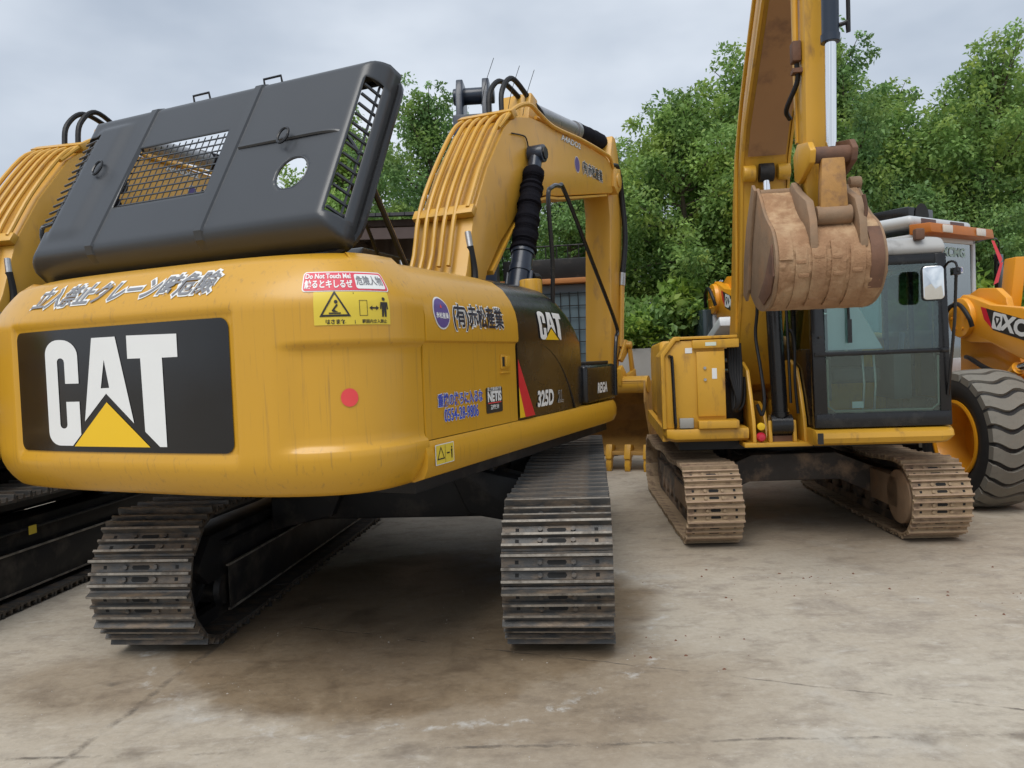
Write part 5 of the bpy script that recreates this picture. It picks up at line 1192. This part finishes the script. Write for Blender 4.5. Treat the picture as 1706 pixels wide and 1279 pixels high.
# dark upright arm of an attachment standing behind the boom
r = thing('attachment_arm', 'dark navy steel arm with a forked pinned head standing behind the yellow boom pipes', 'attachment', (-.36, 10.6, 0), radians(-4))
MB().box((-.5, -.5, 0), (.5, .5, .12)).build('foot_plate', CYL, r, bevel=.02)
MB().prism([(-.30, .12), (.30, .12), (.20, 4.45), (-.20, 4.45)], -.22, .22, 'y').build('column', CYL, r, bevel=.02)
for s in (-1, 1): MB().prism([(-.30, 3.6), (.30, 3.6), (.28, 5.36), (.16, 5.60), (-.16, 5.60), (-.28, 5.36)], s * .13, s * .22, 'x').build('fork_plate', CYL, r, bevel=.012)
MB().box((-.26, -.33, 3.95), (.26, .12, 5.08)).build('cross_block', CYL, r, bevel=.01)
MB().cyl((-.28, 0, 5.42), (.28, 0, 5.42), .11, 20).build('head_pin', CYL, r, bevel=.012)
MB().tube(catmull([(.24, -.1, 4.9), (.36, -.12, 4.6), (.34, -.1, 4.1), (.3, -.1, 3.6)], 5), .03, 8).build('hose', HOSE, r)

# overhead wires far behind
for k, z in enumerate((14.1, 13.75, 13.4)):
    pts = [(-9 + 8 * i, 46 + .3 * i, z - .02 * i) for i in range(10)]
    o = MB().tube(pts, .012, 4).build('power_line', HOSE); tag(o, 'thin dark overhead wire crossing the sky behind the trees', 'wire', 'overhead wires')

# ------------------------------------------------------------------ trees
def leaf_cloud(rng, centres, radii, count, size, squash=.8):
    C = np.array(centres); Rr = np.array(radii); p = Rr ** 2 / (Rr ** 2).sum()
    idx = rng.choice(len(C), count, p=p)
    d = rng.normal(size=(count, 3)); d /= np.linalg.norm(d, axis=1)[:, None]
    rad = rng.uniform(0, 1, count) ** .45
    pos = C[idx] + d * (Rr[idx] * rad)[:, None] * np.array([1, 1, squash])
    # leaf frames: hang outwards and down
    ax = d * .7 + rng.normal(size=(count, 3)) * .6 + np.array([0, 0, -.25]); ax /= np.linalg.norm(ax, axis=1)[:, None]
    up = rng.normal(size=(count, 3)) * .55 + np.array([0, 0, 1.0]); sd = np.cross(ax, up); sd /= (np.linalg.norm(sd, axis=1)[:, None] + 1e-6)
    nrm = np.cross(sd, ax)
    s = (size * rng.uniform(.6, 1.25, count))[:, None]
    v = np.stack([pos - ax * s * .5, pos + sd * s * .30 + nrm * s * .10, pos + ax * s * .62, pos - sd * s * .30 + nrm * s * .10], 1)
    tone = np.clip(rng.normal(.5, .28, len(C))[idx] + rng.normal(0, .14, count), 0, 1)
    return v.reshape(-1, 3), tone
def leaf_obj_mesh(name, vt, mat):
    v, tone = vt; n = len(v) // 4
    me = bpy.data.meshes.new(name); me.vertices.add(4 * n); me.vertices.foreach_set('co', v.astype(np.float32).ravel())
    me.loops.add(4 * n); me.loops.foreach_set('vertex_index', np.arange(4 * n, dtype=np.int32))
    me.polygons.add(n); me.polygons.foreach_set('loop_start', np.arange(0, 4 * n, 4, dtype=np.int32)); me.polygons.foreach_set('loop_total', np.full(n, 4, dtype=np.int32))
    me.update(); me.validate()
    at = me.attributes.new('leaf_tone', 'FLOAT', 'FACE'); at.data.foreach_set('value', tone.astype(np.float32)); me.materials.append(mat); return me
def tree_meshes(seed, H, R, base, mat, leaves, size):
    rng = np.random.default_rng(seed)
    tr = MB(); cen, rad = [], []
    top = Vector((rng.normal() * .3, rng.normal() * .3, H * .80))
    trunk = catmull([(0, 0, 0), (rng.normal() * .1, rng.normal() * .1, H * .3), (rng.normal() * .25, rng.normal() * .25, H * .55), top], 4)
    tr.tube(trunk, [.16 * (1 - .8 * i / (len(trunk) - 1)) for i in range(len(trunk))], 8)
    nb = 34
    for b in range(nb):
        f = .14 + .86 * b / nb; k = min(len(trunk) - 1, int(f * (len(trunk) - 1))); st_ = trunk[k]
        a = b * 2.4 + rng.normal() * .4
        zf = base + (1 - base) * (b + .5) / nb
        env = R * (sin(pi * min(1, .22 + .78 * zf)) ** .65) * (.72 + .45 * rng.random())
        if zf > .85: env *= .75
        tip = Vector((cos(a) * env, sin(a) * env, H * zf + rng.normal() * .15))
        mid = (st_ + tip) / 2 + Vector((0, 0, -.12 + .25 * rng.random()))
        pth = catmull([st_, mid, tip], 4); tr.tube(pth, [.05 * (1 - .8 * i / (len(pth) - 1)) for i in range(len(pth))], 5)
        for t, rr in ((1.0, .55), (.68, .62), (.38, .5)):
            q = st_.lerp(tip, t); cen.append((q.x + rng.normal() * .12, q.y + rng.normal() * .12, q.z + rng.normal() * .12)); rad.append(rr * R / 2.3 * (.7 + .6 * rng.random()))
        for _ in range(2):
            sp = tip + Vector((cos(a) * .35 + rng.normal() * .3, sin(a) * .35 + rng.normal() * .3, .25 + rng.normal() * .3))
            cen.append(tuple(sp)); rad.append(.22 * R / 2.3 + .12 * rng.random())
    for _ in range(9):      # leaders poking out of the top
        a = rng.random() * 2 * pi; q = Vector((cos(a) * R * .45 * rng.random(), sin(a) * R * .45 * rng.random(), H * (.93 + .11 * rng.random())))
        tr.tube([top, (top + q) / 2 + Vector((0, 0, .1)), q], [.03, .02, .008], 4)
        for t in (.5, .75, 1.0):
            p_ = top.lerp(q, t); cen.append(tuple(p_)); rad.append(.34 - .18 * t)
    return tr.mesh('trunk', BARK), leaf_obj_mesh('crown', leaf_cloud(rng, cen, rad, leaves, size), mat)
KINDS = [tree_meshes(11, 7.2, 2.7, .08, LEAFA, 26000, .155), tree_meshes(23, 7.6, 2.4, .08, LEAFB, 26000, .145), tree_meshes(37, 6.6, 2.8, .06, LEAFA, 26000, .155), tree_meshes(51, 6.0, 2.5, .04, LEAFB, 22000, .145)]
def place_tree(kind, x, y, s, rz, label, z=None):
    z0 = (2.2 if y < 20 else 3.0) if z is None else z
    t = thing('broadleaf_tree', label, 'tree', (x, y, z0), rz, 'trees along the yard wall'); t.scale = (s, s, s)
    obj('trunk', KINDS[kind][0], t); obj('crown', KINDS[kind][1], t)
# x, y, scale, kind, rotation, label
TREES = [(-2.0, 20.0, .74, 1, 0.4, 'tall green tree rising behind the shed roof beside the navy arm'),
         (-4.6, 22.5, .80, 0, 1.2, 'green tree seen through the opened hood above the shed'),
         (-.2, 22.5, .62, 2, 2.0, 'leafy tree behind the foot of the big boom'),
         (1.6, 20.2, .62, 3, 2.9, 'low green tree framed by the big boom and its stick'),
         (3.4, 22.5, .62, 0, .3, 'green tree just past the big hanging stick'),
         (4.6, 20.2, .80, 2, 4.1, 'spreading green tree left of the raised yellow boom'),
         (6.6, 21.0, .90, 0, 5.0, 'full green tree directly behind the raised yellow boom'),
         (8.6, 20.2, .86, 1, .9, 'tall green tree behind the muddy lifted bucket'),
         (10.6, 21.5, .86, 2, 1.9, 'broad green tree behind the small excavator cab'),
         (12.6, 20.0, .85, 0, 3.3, 'tallest green tree above the loader cab'),
         (14.8, 21.5, .78, 1, 2.5, 'green tree at the far end of the row past the loader mirror'),
         (11.6, 19.2, .60, 3, 5.6, 'small dark tree right behind the loader cab'),
         (7.6, 19.2, .55, 3, 1.1, 'small dark tree under the raised bucket by the wall'),
         (5.6, 24.0, .80, 1, .7, 'tree filling the gap behind the spreading tree by the raised boom'),
         (9.6, 24.5, .88, 3, 2.2, 'tree in the second row behind the lifted bucket'),
         (13.8, 24.5, .86, 2, 4.4, 'tree in the second row above the loader arm'),
         (2.4, 25.0, .60, 2, 5.2, 'tree in the second row between the big stick and the wires')]
for x, y, s, k, rz, lb in TREES: place_tree(k, x, y, s, rz, lb)
rng = np.random.default_rng(5)
BUSH = []
for sd in range(3):
    rg = np.random.default_rng(100 + sd); cen = [(rg.normal() * .5, rg.normal() * .35, .25 + .75 * rg.random()) for _ in range(26)]
    st_ = MB()
    for c in cen[:10]: st_.tube([(0, 0, 0), (c[0] * .5, c[1] * .5, c[2] * .6), c], [.02, .014, .006], 4)
    BUSH.append((st_.mesh('stem', BARK), leaf_obj_mesh('foliage', leaf_cloud(rg, cen, [.32 + .12 * rg.random() for _ in cen], 2600, .16, .7), LEAFC if sd != 1 else LEAFA)))
BX = [(2.6, 18.3, 1.0), (3.5, 18.4, 1.15), (4.3, 18.25, 1.2), (5.1, 18.4, 1.1), (6.0, 18.5, 1.2), (7.2, 18.4, 1.1), (.9, 18.5, 1.1), (1.8, 18.6, 1.0), (9.5, 18.4, 1.2), (11.0, 18.5, 1.3), (12.4, 18.4, 1.3), (13.6, 18.5, 1.3), (14.8, 18.6, 1.3), (-.6, 18.6, 1.2)]
for i, (x, y, s) in enumerate(BX):
    t = thing('wall_shrub', ('mid-green leafy shrub on top of the concrete wall' if i % 3 == 1 else 'yellow-green leafy shrub spilling over the top of the concrete wall'), 'shrub', (x, y + .5 * (i % 3), 1.75), i * 1.7, 'shrubs along the wall top'); t.scale = (s, s, s * (.75 + .55 * ((i * 7) % 5) / 4))
    obj('stem', BUSH[i % 3][0], t); obj('foliage', BUSH[i % 3][1], t)

# ------------------------------------------------------------------ clay crumbs dropped on the yard
m = MB(); rg = random.Random(9)
for _ in range(90):
    cx, cy = rg.choice(((2.2, 6.0), (3.2, 5.6), (3.9, 5.2), (3.4, 5.4), (1.9, 5.9), (1.0, 4.7)))
    x, y = cx + rg.gauss(0, .35), cy + rg.gauss(0, .22); r0 = rg.choice((.004, .005, .006, .008, .013))
    pts = [(x + r0 * rg.uniform(.6, 1.3) * cos(a), y + r0 * rg.uniform(.6, 1.3) * sin(a), 0) for a in (0, 1.2, 2.5, 3.8, 5.0)]
    m.add(pts + [(x, y, r0 * rg.uniform(.6, 1.0))], [(i, (i + 1) % 5, 5) for i in range(5)])
o = m.build('clay_crumbs', CLOD, smooth=False); tag(o, 'scattered red clay crumbs on the concrete', 'clay', kind='stuff')

m = MB(); rg = random.Random(21)
for _ in range(900):
    x, y = rg.uniform(-4, 5), 2.6 + 6 * rg.random() ** 1.6; r0 = rg.choice((.002, .003, .003, .004, .006))
    pts = [(x + r0 * rg.uniform(.6, 1.3) * cos(a), y + r0 * rg.uniform(.6, 1.3) * sin(a), 0) for a in (0, 1.6, 3.2, 4.7)]
    m.add(pts + [(x, y, r0 * .8)], [(i, (i + 1) % 4, 4) for i in range(4)])
o = m.build('grit', simple('pale_grit', (.36, .33, .29), .9, var=.5, scale=40), smooth=False); tag(o, 'fine pale grit strewn over the concrete', 'grit', kind='stuff')
for ch in EX3.children:
    if ch.name.split('.')[0] == 'track_frame' and ch.matrix_basis.translation.x > 0:
        decal('frame_sticker', poly2d([rrect(.09, .07, .004)]), STK_Y, ch, plane_map((.225, -.85, .58), (0, 1, 0), (0, 0, 1), (1, 0, 0)), .004)
